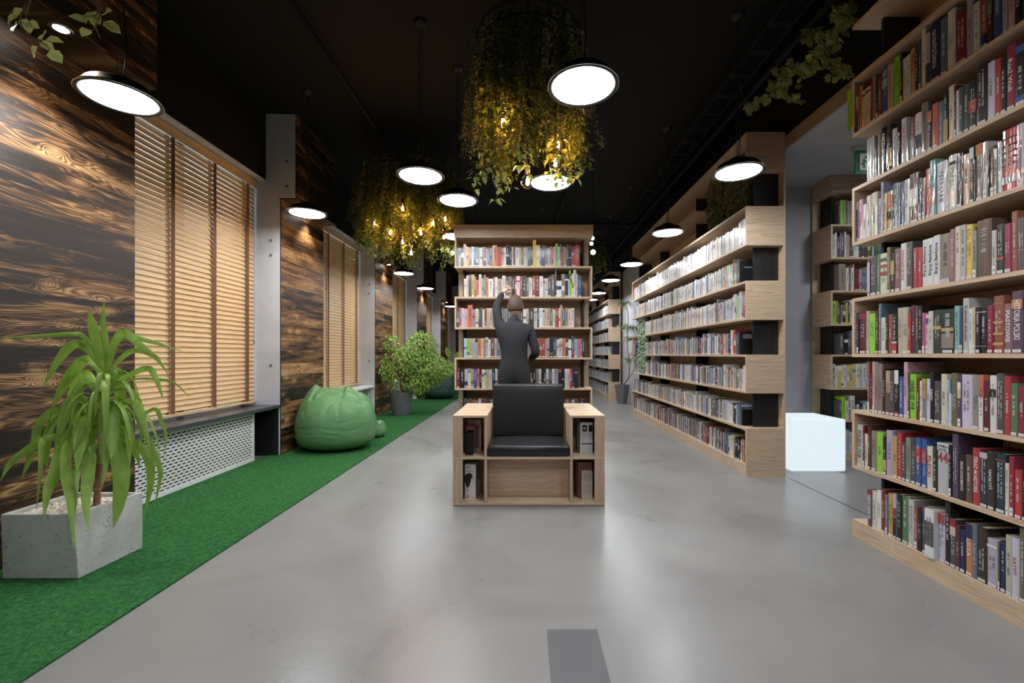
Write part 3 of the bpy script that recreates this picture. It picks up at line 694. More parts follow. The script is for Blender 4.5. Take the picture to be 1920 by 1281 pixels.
def bars(acc, A, l0, l1, d, z0, z1, col, rows=1, base=None):
    """unreadable small print: rows of tiny bars along the spine"""
    wl = (l1-l0)/rows; col = tuple(.72*c+.28*b_ for c, b_ in zip(col, base)) if base else col
    for r in range(rows):
        z = z1; a = l0+wl*(r+0.2); b = l0+wl*(r+0.8)
        while z > z0:
            step = R.uniform(0.0022, 0.0042)
            if R.random() < 0.85:
                k = R.choice((0, 0, 1)); aa = a+(b-a)*0.3*k
                acc.quad([A(aa, d, z), A(b, d, z), A(b, d, z-step*0.62), A(aa, d, z-step*0.62)], col)
            else: z -= 0.004
            z -= step
CONTR = lambda c: (.70, .68, .64) if (c[0]*.3+c[1]*.6+c[2]*.1) < .2 else (.06, .05, .06)
GROUPS = {}
def near_book(A, l0, l1, d0, z, h, ck, title, tc, label, group, extra='', dirn=1, film=False, tflat=None):
    D = d0+min(0.30-d0, max(0.14, h*0.72)*R.uniform(0.92, 1.05))
    col = W[ck]; col = tuple(c*R.uniform(0.93, 1.07) for c in col)
    c0 = A((l0+l1)/2, (d0+D)/2, z)
    th = thing('book', label, 'book', c0, group)
    wd = l1-l0; m = filmM if film else bookM
    acc = Acc(); book_geo(acc, A, l0, l1, d0, D, z, h, col, rnd=min(0.004, wd*0.12), only='cover'); cv = acc.build('cover', m, th)
    acc = Acc(); book_geo(acc, A, l0, l1, d0, D, z, h, col, rnd=min(0.004, wd*0.12), only='page'); acc.build('page_block', inkM, th)
    e = d0-0.0006
    if extra:
        for ex_ in extra.split(';'):
            acc = Acc(); cn, f0, f1 = ex_.split(','); f0 = float(f0); f1 = float(f1)
            acc.quad([A(l0+0.0005, e+0.0002, z+h*f0), A(l1-0.0005, e+0.0002, z+h*f0), A(l1-0.0005, e+0.0002, z+h*f1), A(l0+0.0005, e+0.0002, z+h*f1)], W[cn])
            acc.build('cover_band', m, cv)
    tcol = W[tc] if tc else CONTR(col)
    if title and tflat:
        flat_text(A, 'NORMAN', l0+wd*0.08, l1-wd*0.08, e-0.0004, z+h*.91, z+h*.97, W['black'], cv, dirn=dirn); flat_text(A, 'DAVIES', l0+wd*0.08, l1-wd*0.12, e-0.0004, z+h*.845, z+h*.90, W['black'], cv, dirn=dirn)
        flat_text(A, title, l0+wd*0.08, l1-wd*0.08, e-0.0003, z+h*tflat[0], z+h*tflat[1], tcol, cv, dirn=dirn)
    elif title:
        spine_text(A, title, l0+wd*0.2, l1-wd*0.2, e-0.0002, z+h*0.22, z+h*0.86, tcol, cv, dirn=dirn)
    else:
        acc = Acc(); k = R.random(); lo = R.uniform(0.22, 0.42); hi = R.uniform(0.62, 0.92)
        if wd > 0.010:
            bars(acc, A, l0+wd*0.2, l1-wd*0.2, e-0.0002, z+h*lo, z+h*hi, tcol, 2 if wd > 0.026 and k < 0.6 else 1, col)
            if acc.v: acc.build('spine_print', inkM, cv)
    if R.random() < 0.72 and ck != 'lime':
        hh = 0.012 if wd > 0.018 else 0.035; a = l0+wd*0.12; b = l1-wd*0.12
        acc = Acc(); acc.quad([A(a, e-0.0004, z+0.004), A(b, e-0.0004, z+0.004), A(b, e-0.0004, z+0.004+hh), A(a, e-0.0004, z+0.004+hh)], (.74, .73, .72))
        acc.quad([A(a+(b-a)*.2, e-0.0005, z+0.004+hh*.4), A(b-(b-a)*.2, e-0.0005, z+0.004+hh*.4), A(b-(b-a)*.2, e-0.0005, z+0.004+hh*.6), A(a+(b-a)*.2, e-0.0005, z+0.004+hh*.6)], (.25, .25, .25))
        acc.build('shelf_mark', inkM, cv)
    return th
ORD = lambda n: '%d%s' % (n, 'th' if 10 <= n % 100 <= 20 else {1: 'st', 2: 'nd', 3: 'rd'}.get(n % 10, 'th'))
# rows of the near bookcase read from the photograph: left px, right px, top px, colour[, title, title colour, bands]
ROWS = {
'A': (2.44, 'top row', '''1601.8 1607 185 dteal||red,.55,.66;cream,.66,1|1607 1610 180 tan|1610.5 1616 164 orange|1616 1621.5 172 cream||black,.84,.89|1621.5 1630 167 cream||black,.86,.91|1630 1635.5 151 dred|1635.5 1641 144 taupe|1641 1645 158 navy|1645 1653 149 brown|1653 1663 127 blue||lblue,.55,.72;lavender,.80,.82;lavender,.85,.87|1663 1671.5 124 tan|1671.5 1675 121 lgrey|1675 1686.5 111 lime|1686.5 1692 102 black|1692 1699 112 white|1699 1706 106 white|1706 1714.5 95 tan||orange,.5,.9|1714.5 1721.5 91 maroon|1721.5 1726.5 80 teal|1726.5 1734.5 53 white|1734.5 1742.5 65 lgrey||navy,.0,.42|1742.5 1761.5 48 navy|NA KRAŃCE ŚWIATA|1762 1773.5 39 slate|1774 1789.5 25 white|1789.5 1811.5 31 dred|1811.5 1823.5 2 lilac|1823.5 1836 10 white|1837 1850.5 -8 navy||rust,.25,.9|1850.5 1860 -5 maroon||green,.6,1|1861 1878.5 -28 blue|1878.5 1888 -22 lgrey|1888.5 1901 -30 pink|1901.5 1915.5 -45 black|ŚWIATA|1916 1925 -30 dgreen'''),
'B': (2.11, 'second row down', '''1625 1640 263 lgrey||lgrey,0,1|1640 1644.5 257 dgrey|1644.5 1650.5 253 tan|1650.5 1660.5 242 black|NIEZŁOMNY|1660.5 1671.5 238 dbrown||gold,.1,.5|1671.5 1680 244 white|1680 1688 233 black|PLUTON|1688 1698 225 white|CHURCHILL*|1698 1706 226 grey|1706 1714 224 mauve||lgrey,0,.5|1714 1726 216 white||dgrey,.2,.5|1726 1738 197 taupe|1738 1747 195 black||orange,.6,.82|1747 1758 197 coral|1758 1768 193 slate|1768 1777 175 black||gold,0,.45|1777 1787 164 cream|1787 1792 162 maroon|1792 1796.5 171 white|1796.5 1805 166 dgrey|1805 1815 161 dgrey|1815 1830 154 black||red,.35,.6|1830 1850 127 black|1851 1863.5 120 lavender|1864.5 1874 113 red|JAN SEHN|1874.5 1885.5 113 black|1886 1902 89 crimson|Rzeź Woli|1902.5 1922 87 black||blue,.85,.97;blue,0,.15'''),
'C': (1.78, 'third row down', '''1602 1608 381 lavender||navy,.1,.8|1608 1616.5 377 pink|1617 1624 385 white|1624 1632 369 white|1632 1643.7 364 cream|1644.5 1651 374 slate|1651 1655.7 343 lilac|1655.7 1662 364 gold|1662 1673 361 tan||orange,.6,.9;black,.3,.5|1673 1684 346 slate|1684 1687.5 344 grey|1687.5 1694 342 blue|1694 1704 339 cream|1704 1720.5 329 brown||white,.35,.7|1720.7 1727 335 navy|1728 1734 335 mauve|1734.7 1742 319 coral|1742 1753 303 aqua||orange,.2,.5|1754 1773 308 lavender|1773 1778 306 cream|1778 1792 294 white||black,.82,.88|1793 1803.5 290 dbrown|1803.5 1816.7 292 peach|1817 1826 279 dteal||white,.8,1|1826 1828 300 brown|1828 1841.5 273 taupe||orange,.8,1|1842 1850.5 268 lgrey|1851 1854 290 dbrown|1854.5 1862.5 276 brown|1863 1869 280 grey|1869.5 1877 268 white|1877.5 1905 248 red||dgrey,.12,.24;black,.42,.45;black,.52,.55;black,.62,.65;black,.72,.75;dgrey,.84,.87|1906 1920 235 lgrey||dred,.0,.3'''),
'D': (1.44, 'fourth row down', '''1622.7 1631 487 maroon||lgrey,.1,.9|1631 1642.5 483 dgrey|1642.5 1649.5 478 green|1649.5 1661.5 477 cream||red,.45,.55;dgrey,.8,.88;red,.65,.72|1662 1668.5 465 olive|1668.5 1676 475 dbrown||gold,.45,.8|1676 1686.6 468 mauve|1687 1697.7 458 white|DWANAŚCIE DNI*|1698 1709 455 dgrey|1711 1719 466 red|1719.5 1728 465 red|1728.2 1738 451 white|Archipelag GUŁag+|1738 1749.5 448 white|Archipelag GUŁag+|1749.5 1761 443 white|Archipelag GUŁag+|1761.5 1780 441 taupe||lgrey,.0,.1|1780.5 1790 431 mauve|1790 1800 426 cream|1800.5 1809.5 423 lgrey|1810 1822 423 yellow|1822 1830 434 grey|1830.5 1858 416 brown|1858.5 1867 433 lgrey|1867 1881 422 dgreen||red,.28,.34|1881.5 1895 421 crimson|1895.3 1906.5 398 rust|1907 1922 410 dgrey'''),
'E': (1.105, 'fifth row down', '''1603 1609.7 587 navy|1610 1623 588 maroon||crimson,.85,1|1623 1629.5 584 beige|1629.7 1639.7 589 lime|1640.5 1646 586 maroon|1646 1651.3 570 slate|1651.3 1659 596 cream|1659 1664.5 594 dbrown|1664.5 1672 590 rust|1672 1681 589 black||red,0,.25;white,.26,.3|1681.5 1691 578 beige|1691 1701 577 beige|1701 1707 588 red|1707 1715.5 573 maroon|1715.8 1721.3 574 dgrey|1721.3 1728 574 black|1728 1733.5 587 hpink|1733.5 1739.5 590 lavender||blue,.75,.9|1739.6 1748 584 cream|1748.3 1764 582 dgreen||gold,.55,.63|1764.3 1787.7 581 dgreen||gold,.5,.58;taupe,.12,.45|1788.7 1798 574 aqua|1798 1800.5 580 blue|1800.5 1804 578 dgrey|1804 1815.6 560 lgrey|Królowie elekcyjni=|1815.8 1822.5 579 white|1822.5 1827.5 576 peach|1827.7 1836.7 577 black||lgrey,.88,.9;lgrey,.15,.16|1837 1849 576 black||lgrey,.88,.9;lgrey,.15,.16|1849.3 1861 574 crimson|1861.3 1880.5 556 rust||gold,.52,.56;gold,.32,.36;gold,.14,.19;gold,.86,.87|1880.7 1895.7 570 mauve|PIASTOWIE|1896 1917.3 547 purple|HISTORIA POLSKI||orange,.72,.86|1917.5 1926 548 navy'''),
'F': (.765, 'sixth row down', '''1624 1629.5 678 rust||cream,0,.2|1630 1635 700 maroon|1635 1639 678 pink|1639 1645.5 679 taupe|1645.5 1653 682 taupe|1653 1658.5 692 black|1658.7 1667 695 tan||brown,0,.5|1667.3 1676 700 dgrey|1676 1684 694 black||white,.7,1;crimson,0,.12|1684 1693 706 blue|1693 1699.8 679 pink|1700 1704 700 dgrey|1704.2 1716 701 lime|OKRES OD 1918|1717 1723 709 dred|1723 1728 714 white|1728 1736.3 710 grey||gold,.52,1|1736.3 1743 710 lavender|1743 1750 697 black|KRESY|1750 1762.7 714 dgrey|1763 1774 701 cream|1774 1779 712 lblue|1779 1782.5 738 white|1782.6 1793.3 699 olive|1793.5 1801 703 purple||white,.72,.86;pink,.55,.72|1801.2 1821 702 lavender|1821 1834 703 grey|1834.3 1843 703 coral||white,0,.6|1843 1854.2 713 maroon|1854.4 1867 704 white||black,.62,.76|1867.2 1881.6 700 dgrey|1881.8 1894 705 red|1894 1907 718 green|1907.2 1921 723 crimson'''),
'G': (.43, 'seventh row down', '''1605.6 1616.3 795 lgrey|POLSKA 1918=|1616.4 1620 798 dred|1620 1625.8 813 cream|1625.8 1632 799 maroon|1632 1641.6 807 taupe|1642 1653.3 809 lime|1653.9 1661 819 black||gold,.1,.4|1661 1672.5 806 lilac|1672.6 1681.4 816 grey||gold,.0,.98|1681.7 1689.6 811 red|1690 1697 829 dgrey|1697 1706 820 grey|1706.5 1715.3 830 dgrey|1716 1726 820 blue||red,.5,.8|1727 1736.2 823 blue||red,.5,.8|1736.4 1747 836 cream|PILECKI*|1747.3 1755 836 dgreen|1756 1777.5 829 lgrey|44!||white,.84,1|1777.7 1783.5 835 black|1783.7 1795 813 purple|1795 1810 852 black|DROGI CICHOCIEMNYCH|1810 1821 852 brown|1821.4 1835 839 red|TERAZ 44 HISTORIE|1835.3 1850.4 845 dteal||lgrey,.88,.98|1850.6 1864.3 848 dbrown|WOŁYŃ|1864.5 1883.6 849 dteal||red,.88,.9|1883.8 1891 868 cream|1891 1900.3 855 crimson|1900.5 1914.3 880 red|1914.5 1926 880 black'''),
'H': (.10, 'bottom row', '''1625 1634.3 917 purple|NIEZATAPIALNI|crimson,.85,1|1634.4 1643 920 cream|1643 1651 918 white|1651.5 1658.5 916 dred|1658.7 1663.7 927 slate|1663.7 1673.7 924 gold|1673.7 1680 925 lilac||crimson,.5,.68;black,0,.48|1680 1690 925 black|1690 1702 929 green|1702 1712.5 935 lgrey|1712.7 1718.7 951 rust|1718.7 1728 954 black|1728 1738 947 purple|1739 1757 952 white||dgrey,.25,.75|1757.5 1770 961 lavender||red,.78,1|1770.6 1780 940 black|1780 1791.3 971 dgrey||crimson,.84,1;peach,.66,.84|1791.4 1799 983 maroon|1799 1809 992 navy|1809 1822 980 orange|LISTA|navy,.72,1|1822 1831 981 slate|1831 1849.3 985 dbrown|1849.5 1869.5 1007 lilac||white,.82,.87|1869.6 1873.6 1017 dgrey|1873.6 1884.2 1013 navy|1884.4 1896 1002 beige|1896.2 1910.4 1007 lavender|KATYŃ*|1910.6 1922 988 olive'''),
}
XS = 2.0
import re
NB = 0
for rk, (zs, rn, data) in ROWS.items():
    toks = re.split(r'\|(?=-?\d+\.?\d* -?\d+\.?\d* -?\d+ )', data.replace('\n', ''))
    for n, tk in enumerate(toks):
        f = tk.split('|'); a, b, tp, ck = f[0].split(); a = float(a); b = float(b); tp = float(tp)
        title = f[1] if len(f) > 1 else ''; ext = ''
        for q in f[2:]:
            if q: ext = q
        Ya = F*XS/(a-CX); Yb = F*XS/(b-CX); l0 = YN-Ya; l1 = YN-Yb
        lm_ = 0.019 if rk in 'ACEG' else 0.102
        if l0 < lm_: l1 = max(l1, lm_+0.012); l0 = lm_
        elif n and l0 < lprev: l0 = lprev; l1 = max(l1, l0+0.008)
        lprev = l1
        h = EYE+(CY-tp)*Ya/F-zs; h = max(0.15, min(0.30, h))
        tc = None; tflat = None
        if title:
            if title[-1] == '*': tc = 'red'; title = title[:-1]
            elif title[-1] == '+': tc = 'navy'; title = title[:-1]
            elif title[-1] == '=': tc = 'dgrey'; title = title[:-1]
            elif title[-1] == '!': tc = 'red'; title = title[:-1]; tflat = (.62, .82)
            elif ck == 'lime': tc = 'black'
            else: tc = 'white'
            if ck == 'gold': tc = 'black'
        if ck == 'lime' and not title: tc = 'dgreen'
        lb = '%s book%s, %s from left, %s, right-edge bookcase' % (NAME[ck], (' titled '+title) if title else '', ORD(n+1), rn)
        near_book(An, l0+0.0004, l1-0.0004, 0.010+R.uniform(0, 0.003)-(0.02 if 'dgrey,.25,.75' in ext else 0), zs, h, ck, title, tc, lb, 'books on the right-edge bookcase', ext, 1, film=(rk == 'C' or (rk == 'B' and n < 12)), tflat=tflat); NB += 1
# lime divider clipped outside the first row's end panel
acc = Acc()
near_book(lambda l, d, z: Vector((XN-0.004+d, YN+0.004+l, z)), 0.0, 0.034, 0.0, 2.49, 0.235, 'lime', '', 'dgreen', 'lime green section divider sticking out beyond the end of the right-edge bookcase', None)
# ---- the other shelves: thin books, computed first, the largest become objects of their own, the rest one mass
SMALL = []
def add_small(A, l0, wd, d0, dd, z, h, ck, where, n, jit=True):
    c = A(l0+wd/2, d0, z+h/2); area = wd*h*(F/c.y)**2*(abs(c.x)/c.y if where[1] == 'y' else 1.0)
    SMALL.append((area, A, l0, wd, d0, dd, z, h, ck, where[0], n))
LIGHT = 'white white white cream cream lgrey lavender beige white cream pink lilac mint lblue grey tan taupe slate'.split()
MIXED = 'white cream lgrey grey beige tan taupe brown rust slate navy lilac red dgrey white cream blue olive maroon mauve lblue'.split()
DARKM = 'dgrey grey brown taupe maroon white beige navy slate rust black lgrey'.split()
def fill(A, la, lb, z, hm, pal, where, d0=0.022, tmin=0.014, tmax=0.03, rev=False, first=None, hv=0.016, dd=0.15, gap=0.0):
    l = la; n = 1; seq = list(first or [])
    while l < lb-tmin:
        wd = min(R.uniform(tmin, tmax), lb-l); ck = R.choice(pal); h = hm+R.uniform(-hv, hv)
        if R.random() < 0.05: h += 0.03
        if seq: 
            s = seq.pop(0); ck = s[0]; wd = s[1]; h = s[2] if len(s) > 2 else h
        add_small(A, l, wd-0.0006, d0+R.uniform(0, 0.012), dd, z, min(h, 0.29), ck, where, n); l += wd+gap; n += 1
rowsM = [  # level index, start, end, palette, height, first books
 (0, .058, 4.16, MIXED, .205, [('olive', .03), ('orange', .03), ('maroon', .02), ('white', .02), ('black', .022), ('black', .022), ('black', .022), ('black', .022), ('black', .024), ('gold', .02), ('yellow', .022), ('white', .03), ('white', .03), ('cream', .02)]),
 (1, .205, 4.16, MIXED+LIGHT, .195, [('slate', .03), ('lavender', .015), ('black', .04), ('dgreen', .03), ('white', .05), ('cream', .035), ('white', .02)]),
 (2, .058, 3.42, LIGHT+MIXED, .195, [('white', .045, .23), ('red', .012), ('cream', .03), ('tan', .02), ('lblue', .035), ('slate', .03)]),
 (3, .205, 3.42, LIGHT+MIXED, .20, [('dgrey', .03), ('slate', .02), ('red', .03, .24), ('orange', .035, .24), ('white', .03, .24), ('black', .025), ('crimson', .02)]),
 (4, .058, 3.42, LIGHT, .21, [('red', .06, .25), ('aqua', .03), ('lgrey', .05, .26), ('lgrey', .03), ('lime', .02), ('lavender', .03)]),
 (5, .205, 4.16, LIGHT, .21, [('dgrey', .03, .24), ('grey', .03), ('gold', .02), ('olive', .02)]),
 (6, .058, 4.16, LIGHT[:12], .215, [('white', .05, .25), ('lgrey', .03, .25), ('slate', .03, .25), ('white', .03, .24)]),
]
RN2 = {0: 'bottom row', 1: 'second row up', 2: 'third row up', 3: 'fourth row up', 4: 'fifth row up', 5: 'sixth row up', 6: 'top row'}
for li, a, b, pal, hm, fs in rowsM:
    fill(Am, a, b, ML[li], hm, pal, (RN2[li]+' of the middle right bookcase', 'y'), first=fs)
for li in range(7): fill(Au, .06 if li % 2 == 0 else .2, 6.3, UL[li], .20, LIGHT+['slate', 'grey', 'lblue'], (RN2[li]+' of the farthest right bookcase', 'y'))
# side room rows
sr_rows = [(0, .15, 1.3, ['lblue', 'pink', 'aqua', 'lavender'], .22, None), (1, .105, 1.3, LIGHT, .18, [('dgrey', .03, .20), ('lime', .038, .24), ('cream', .03, .2), ('taupe', .02, .2), ('white', .045, .25), ('dgrey', .02, .17), ('white', .03, .16), ('black', .03, .17), ('white', .03, .16)]),
 (2, .03, 1.3, 'lavender blue white navy white lblue cream yellow lgrey white slate'.split(), .235, None), (3, .105, 1.3, ['black', 'dgrey', 'slate', 'blue', 'navy'], .22, [('dgrey', .05, .22), ('black', .04, .2), ('dgrey', .03, .21), ('slate', .04, .25), ('blue', .03, .26), ('purple', .03, .27)]),
 (4, .03, 1.3, ['dgrey', 'white', 'lgrey', 'black'], .235, [('lime', .05, .24), ('orange', .012, .24), ('dgrey', .03, .22), ('grey', .02, .2), ('black', .03, .22), ('yellow', .025, .22), ('dgrey', .02, .23), ('white', .035, .25), ('dgrey', .03, .23)]),
 (5, .105, 1.3, ['crimson', 'slate', 'lblue', 'white', 'slate', 'grey'], .21, [('taupe', .07, .28), ('cream', .03, .24), ('dgrey', .02, .22), ('white', .03, .24), ('tan', .012, .28), ('dred', .03, .21), ('crimson', .02, .2), ('lgrey', .02, .22), ('slate', .03, .2), ('slate', .03, .2)]),
 (6, .03, 1.3, ['white', 'dgrey', 'mauve', 'teal', 'green', 'lgrey', 'brown'], .22, [('lgrey', .03, .24), ('white', .02, .26), ('brown', .035, .22), ('dgrey', .045, .26), ('white', .02, .27), ('tan', .03, .24)]),
 (7, .105, 1.3, ['grey', 'taupe', 'beige', 'dgrey'], .24, [('olive', .014, .23), ('lime', .045, .26), ('taupe', .035, .26), ('beige', .02, .25), ('lgrey', .03, .25)])]
for li, a, b, pal, hm, fs in sr_rows: fill(AR, a, b, RL[li], hm, pal, (RN2.get(li, 'top row')+' of the side room bookcase', 'x'), first=fs, tmax=.04, tmin=.018, dd=.17)
# centre bookcase, widths in photo pixels (5.85 mm each), heights in px, colour
C1 = '''3.7 35 grey,4.2 35 lgrey,4.2 35 olive,4.8 42 pink,3.9 37 yellow,2.8 36 gold,3.2 36 mauve,3.9 37 lavender,3.8 36 blue,4.2 36 teal,3.6 35 beige,3.4 35 white,3.4 36 slate,3.6 36 crimson,2.8 33 lgrey,3.9 33 slate,4.9 35 grey,8.6 40 orange,7.2 36 red,4.9 35 pink,3.6 36 white,5.3 41 black,4.6 36 navy,3.2 37 pink,3.2 37 brown,7.4 36 white,3.7 35 tan,3.9 35 olive,2.5 35 cream,4.6 36 lavender,5.8 37 dgrey,3.8 33 navy,5.8 50 yellow,4 40 yellow,2.4 40 white,3.8 35 blue,5.5 40 navy,4.9 34 taupe,4.4 34 lblue,3.4 37 coral,2.5 35 coral,3.4 37 mint,4.8 43 lime,3 37 cream,2.2 42 grey,4.8 37 mauve,4.5 36 gold,4.4 41 dgrey,5.4 36 navy,4 33 red,3.4 38 red,7.4 40 red'''
C2 = '''4 34 white,4.1 40 peach,5.4 42 dgrey,5.4 42 gold,3.2 38 olive,4.8 32 coral,4.6 42 cream,3.8 35 tan,4 41 slate,4.6 37 orange,8.3 34 white,3.2 37 mauve,4.8 37 white,8.3 34 tan,6 40 white,6 38 brown,5 38 taupe,5.4 37 black,3.2 37 red,6 39 white,4.2 38 red,7.4 40 dteal,4.4 36 olive,4.2 37 lgrey,2 35 white,5.6 39 rust,7.2 40 dred,6.4 39 white,4.3 35 beige,4.8 35 lavender,5.2 38 dgrey,7.2 42 brown,2.8 51 navy,8.9 30 white,6 43 taupe,6 42 navy,2 33 cream,2.4 50 lime,2.4 40 lime,2.8 44 white,3.2 52 cream,2 50 tan,1.6 43 white,2.6 43 teal,4.2 40 blue'''
C3 = '''4.4 36 brown,4 37 mauve,5.6 36 pink,5.6 35 pink,8.4 42 coral,6 34 grey,5 35 cream,2.6 35 brown,4.6 37 dgrey,3.2 34 white,4.8 36 rust,4.4 36 peach,6.2 36 beige,5.4 35 taupe,5 36 grey,5 36 dgrey,5 37 brown,6 35 grey,6 36 dgrey,5 36 lgrey,6 35 dgrey,5 36 grey,6 36 dgrey,4.6 34 white,4.6 35 beige,2.4 35 brown,7.4 36 dbrown,6.2 36 lgrey,3.4 35 dgrey,5.8 36 white,4 36 lgrey,4.2 36 peach,5.2 36 tan,4.8 36 olive,4.5 34 mint,7 36 red,2.4 36 white,3.8 42 tan,4.6 36 olive,5 36 grey,5.8 35 peach,5.6 36 lavender'''
C4 = '''5.4 36 lblue,4.8 36 lime,4.8 36 tan,4.8 36 mint,5.2 36 lilac,5.6 36 orange,4.2 36 cream,4 37 orange,5 38 lblue,3.8 34 white,7.2 37 rust,4 36 lgrey,5.8 36 slate,4 35 grey,5 35 dgrey,6 36 dbrown,5 36 grey,7 36 dgrey,6 35 grey,5 35 slate,6 36 dgrey,5 35 teal,5 35 grey,5 35 olive,4.4 37 lilac,5.8 36 gold,6.2 36 rust,5.4 36 red,3.4 35 lblue,4.4 37 gold,6.8 36 navy,6 36 dgrey,4.4 34 white,5.6 36 lavender,6 36 orange,5.2 35 dgrey,5.2 34 white,5.2 41 dgrey,5 35 aqua,6.6 35 hpink,2.8 35 green,4.2 36 dbrown'''
C5 = '''5.1 38 crimson,9.2 37 black,5.6 36 lgrey,5.6 37 cream,5.6 36 tan,5 36 blue,4.9 36 coral,3.9 36 black,4.9 35 white,3.6 34 yellow,4.9 35 lgrey,5.4 35 cream,5 34 navy,4.4 36 white,4 36 navy,6 36 dgrey,6 35 black,6 36 dgrey,6 36 black,6 35 dgrey,6 36 black,6 36 dgrey,6 35 dbrown,6 36 dgrey,5 35 black,5.6 36 black,5.6 36 taupe,4.2 36 white,4 36 black,4.6 36 black,5 36 white,5.6 36 dgrey,4 36 white,7.4 36 lilac,5.8 36 black,5.6 36 black,4.6 36 white,4.6 36 pink,4 36 red,4.4 36 navy,6.4 36 black'''
C6 = ','.join('%.1f %d %s' % (R.uniform(4, 7), R.uniform(32, 38), R.choice(DARKM)) for _ in range(40))
CROW = [(6, .02, C1), (5, .10, C2), (4, .02, C3), (3, .10, C4), (2, .02, C5), (1, .10, C6), (0, .02, C6)]
CN = {6: 'top row', 5: 'second row down', 4: 'third row down', 3: 'fourth row down', 2: 'fifth row down', 1: 'sixth row down', 0: 'bottom row'}
for li, la, dat in CROW:
    l = la
    for n, e in enumerate(dat.split(',')):
        wpx, hpx, ck = e.split(); wd = float(wpx)*0.00615; h = float(hpx)*0.00588
        if l+wd > 1.44: break
        add_small(AC, l, wd-0.0006, 0.012+R.uniform(0, .01), .15, CL[li], min(h, .30), ck, (CN[li]+' of the centre bookcase', 'x'), n+1); l += wd
SMALL.sort(key=lambda s: -s[0])
NIND = max(0, 300-NB-9)
for s in SMALL[:NIND]:
    area, A, l0, wd, d0, dd, z, h, ck, where, n = s
    side = 'left' if ('centre' in where or 'side room' in where) else 'the near end'
    acc = Acc(); book_geo(acc, A, l0, l0+wd, d0, d0+dd, z, h, W[ck], rnd=0.002)
    if wd > 0.012: bars(acc, A, l0+wd*.25, l0+wd*.75, d0-.0006, z+h*.3, z+h*.85, CONTR(W[ck]), 1)
    o = acc.build('book', bookM); tag(o, '%s book, %s from %s, %s' % (NAME[ck], ORD(n), side, where), 'book', 'books on the other bookcases')
acc = Acc()
for s in SMALL[NIND:]:
    area, A, l0, wd, d0, dd, z, h, ck, where, n = s
    v_ = R.uniform(.85, 1.1); c = tuple(min(.8, x*v_) for x in W[ck])
    book_geo(acc, A, l0, l0+wd, d0, d0+dd, z, h, c)
    cc = CONTR(W[ck]); e = d0-.0006; k = R.random()
    if k < .75: z1 = z+h*R.uniform(.7, .92); z0 = z+h*R.uniform(.3, .5); acc.quad([A(l0+wd*.35, e, z0), A(l0+wd*.65, e, z0), A(l0+wd*.65, e, z1), A(l0+wd*.35, e, z1)], tuple(.5*a+.5*b for a, b in zip(cc, c)))
    if k > .5: c2 = W[R.choice(MIXED)]; z0 = z+h*R.uniform(0.1, .8); z1 = min(z+h, z0+h*R.uniform(.05, .25)); acc.quad([A(l0+.0005, e+.0003, z0), A(l0+wd-.0005, e+.0003, z0), A(l0+wd-.0005, e+.0003, z1), A(l0+.0005, e+.0003, z1)], c2)
    if R.random() < .6: acc.quad([A(l0+wd*.15, e-.0002, z+.004), A(l0+wd*.85, e-.0002, z+.004), A(l0+wd*.85, e-.0002, z+.016), A(l0+wd*.15, e-.0002, z+.016)], (.74, .73, .72))
# the part of the right-edge bookcase beyond the frame
for li in range(8):
    l = YN-1.72
    while l < 1.9:
        wd = R.uniform(.018, .04); book_geo(acc, An, l, l+wd-.0006, .012, .19, NL[li], R.uniform(.2, .26), W[R.choice(MIXED)]); l += wd
o = acc.build('book', bookM); tag(o, 'densely packed small spines filling the farther shelves of all bookcases', 'book', None, 'stuff')
# face-out books held by black book supports at the near row ends
def face_book(x0, x1, y, th_, z, h, ck, label, art=None, group=None):
    t = thing('book', label, 'book', ((x0+x1)/2, y, z), group)
    A = lambda l, d, zz: Vector((x0+d, y+l, zz))
    acc = Acc(); book_geo(acc, A, 0, th_, 0, x1-x0, z, h, W[ck], rnd=.002, only='cover'); acc.build('cover', bookM, t)
    acc = Acc(); book_geo(acc, A, 0, th_, 0, x1-x0, z, h, W[ck], rnd=.002, only='page'); acc.build('page_block', inkM, t)
    if art:
        acc = Acc()
        for (u0, u1, v0, v1, cn) in art:
            X0 = x0+(x1-x0)*u0; X1 = x0+(x1-x0)*u1; acc.quad([(X0, y-.0006, z+h*v0), (X1, y-.0006, z+h*v0), (X1, y-.0006, z+h*v1), (X0, y-.0006, z+h*v1)], W[cn])
        acc.build('cover_picture', bookM, t)
    return t
FACE = [(0, 3.945, 'green', [(.3, .9, .25, .45, 'tan'), (.1, .9, .85, .92, 'gold')]), (1, 4.09, 'slate', [(.1, .95, .82, .9, 'lavender'), (.3, .9, .1, .6, 'dgrey')]), (2, 3.945, 'white', [(.2, .7, .78, .9, 'red'), (.1, 1, 0, .55, 'dgrey')]),
 (3, 4.09, 'black', [(.2, .9, .35, .5, 'dred'), (.2, .8, .7, .9, 'grey')]), (4, 3.945, 'red', [(.3, .8, .4, .7, 'black')]), (5, 4.09, 'black', [(.3, .9, .35, .75, 'grey'), (.2, .9, .1, .15, 'lgrey')]), (6, 3.945, 'dgrey', [(.4, .9, .7, .8, 'taupe')])]
for li, y, ck, art in FACE:
    z = ML[li]; t = face_book(2.025, 2.17, y, .018, z, .215, ck, '%s face-out book at the near end of the %s, middle right bookcase' % (NAME[ck], RN2[li]), art)
    b = obj('book_support', B((2.045, 2.165, y-.006, y-.0035, z, z+.15), (2.045, 2.165, y-.018, y-.0035, z, z+.003)), blackT); bevel(b, .001)
    tag(b, 'black metal book support at the near end of the %s, middle right bookcase' % RN2[li], 'bookend')
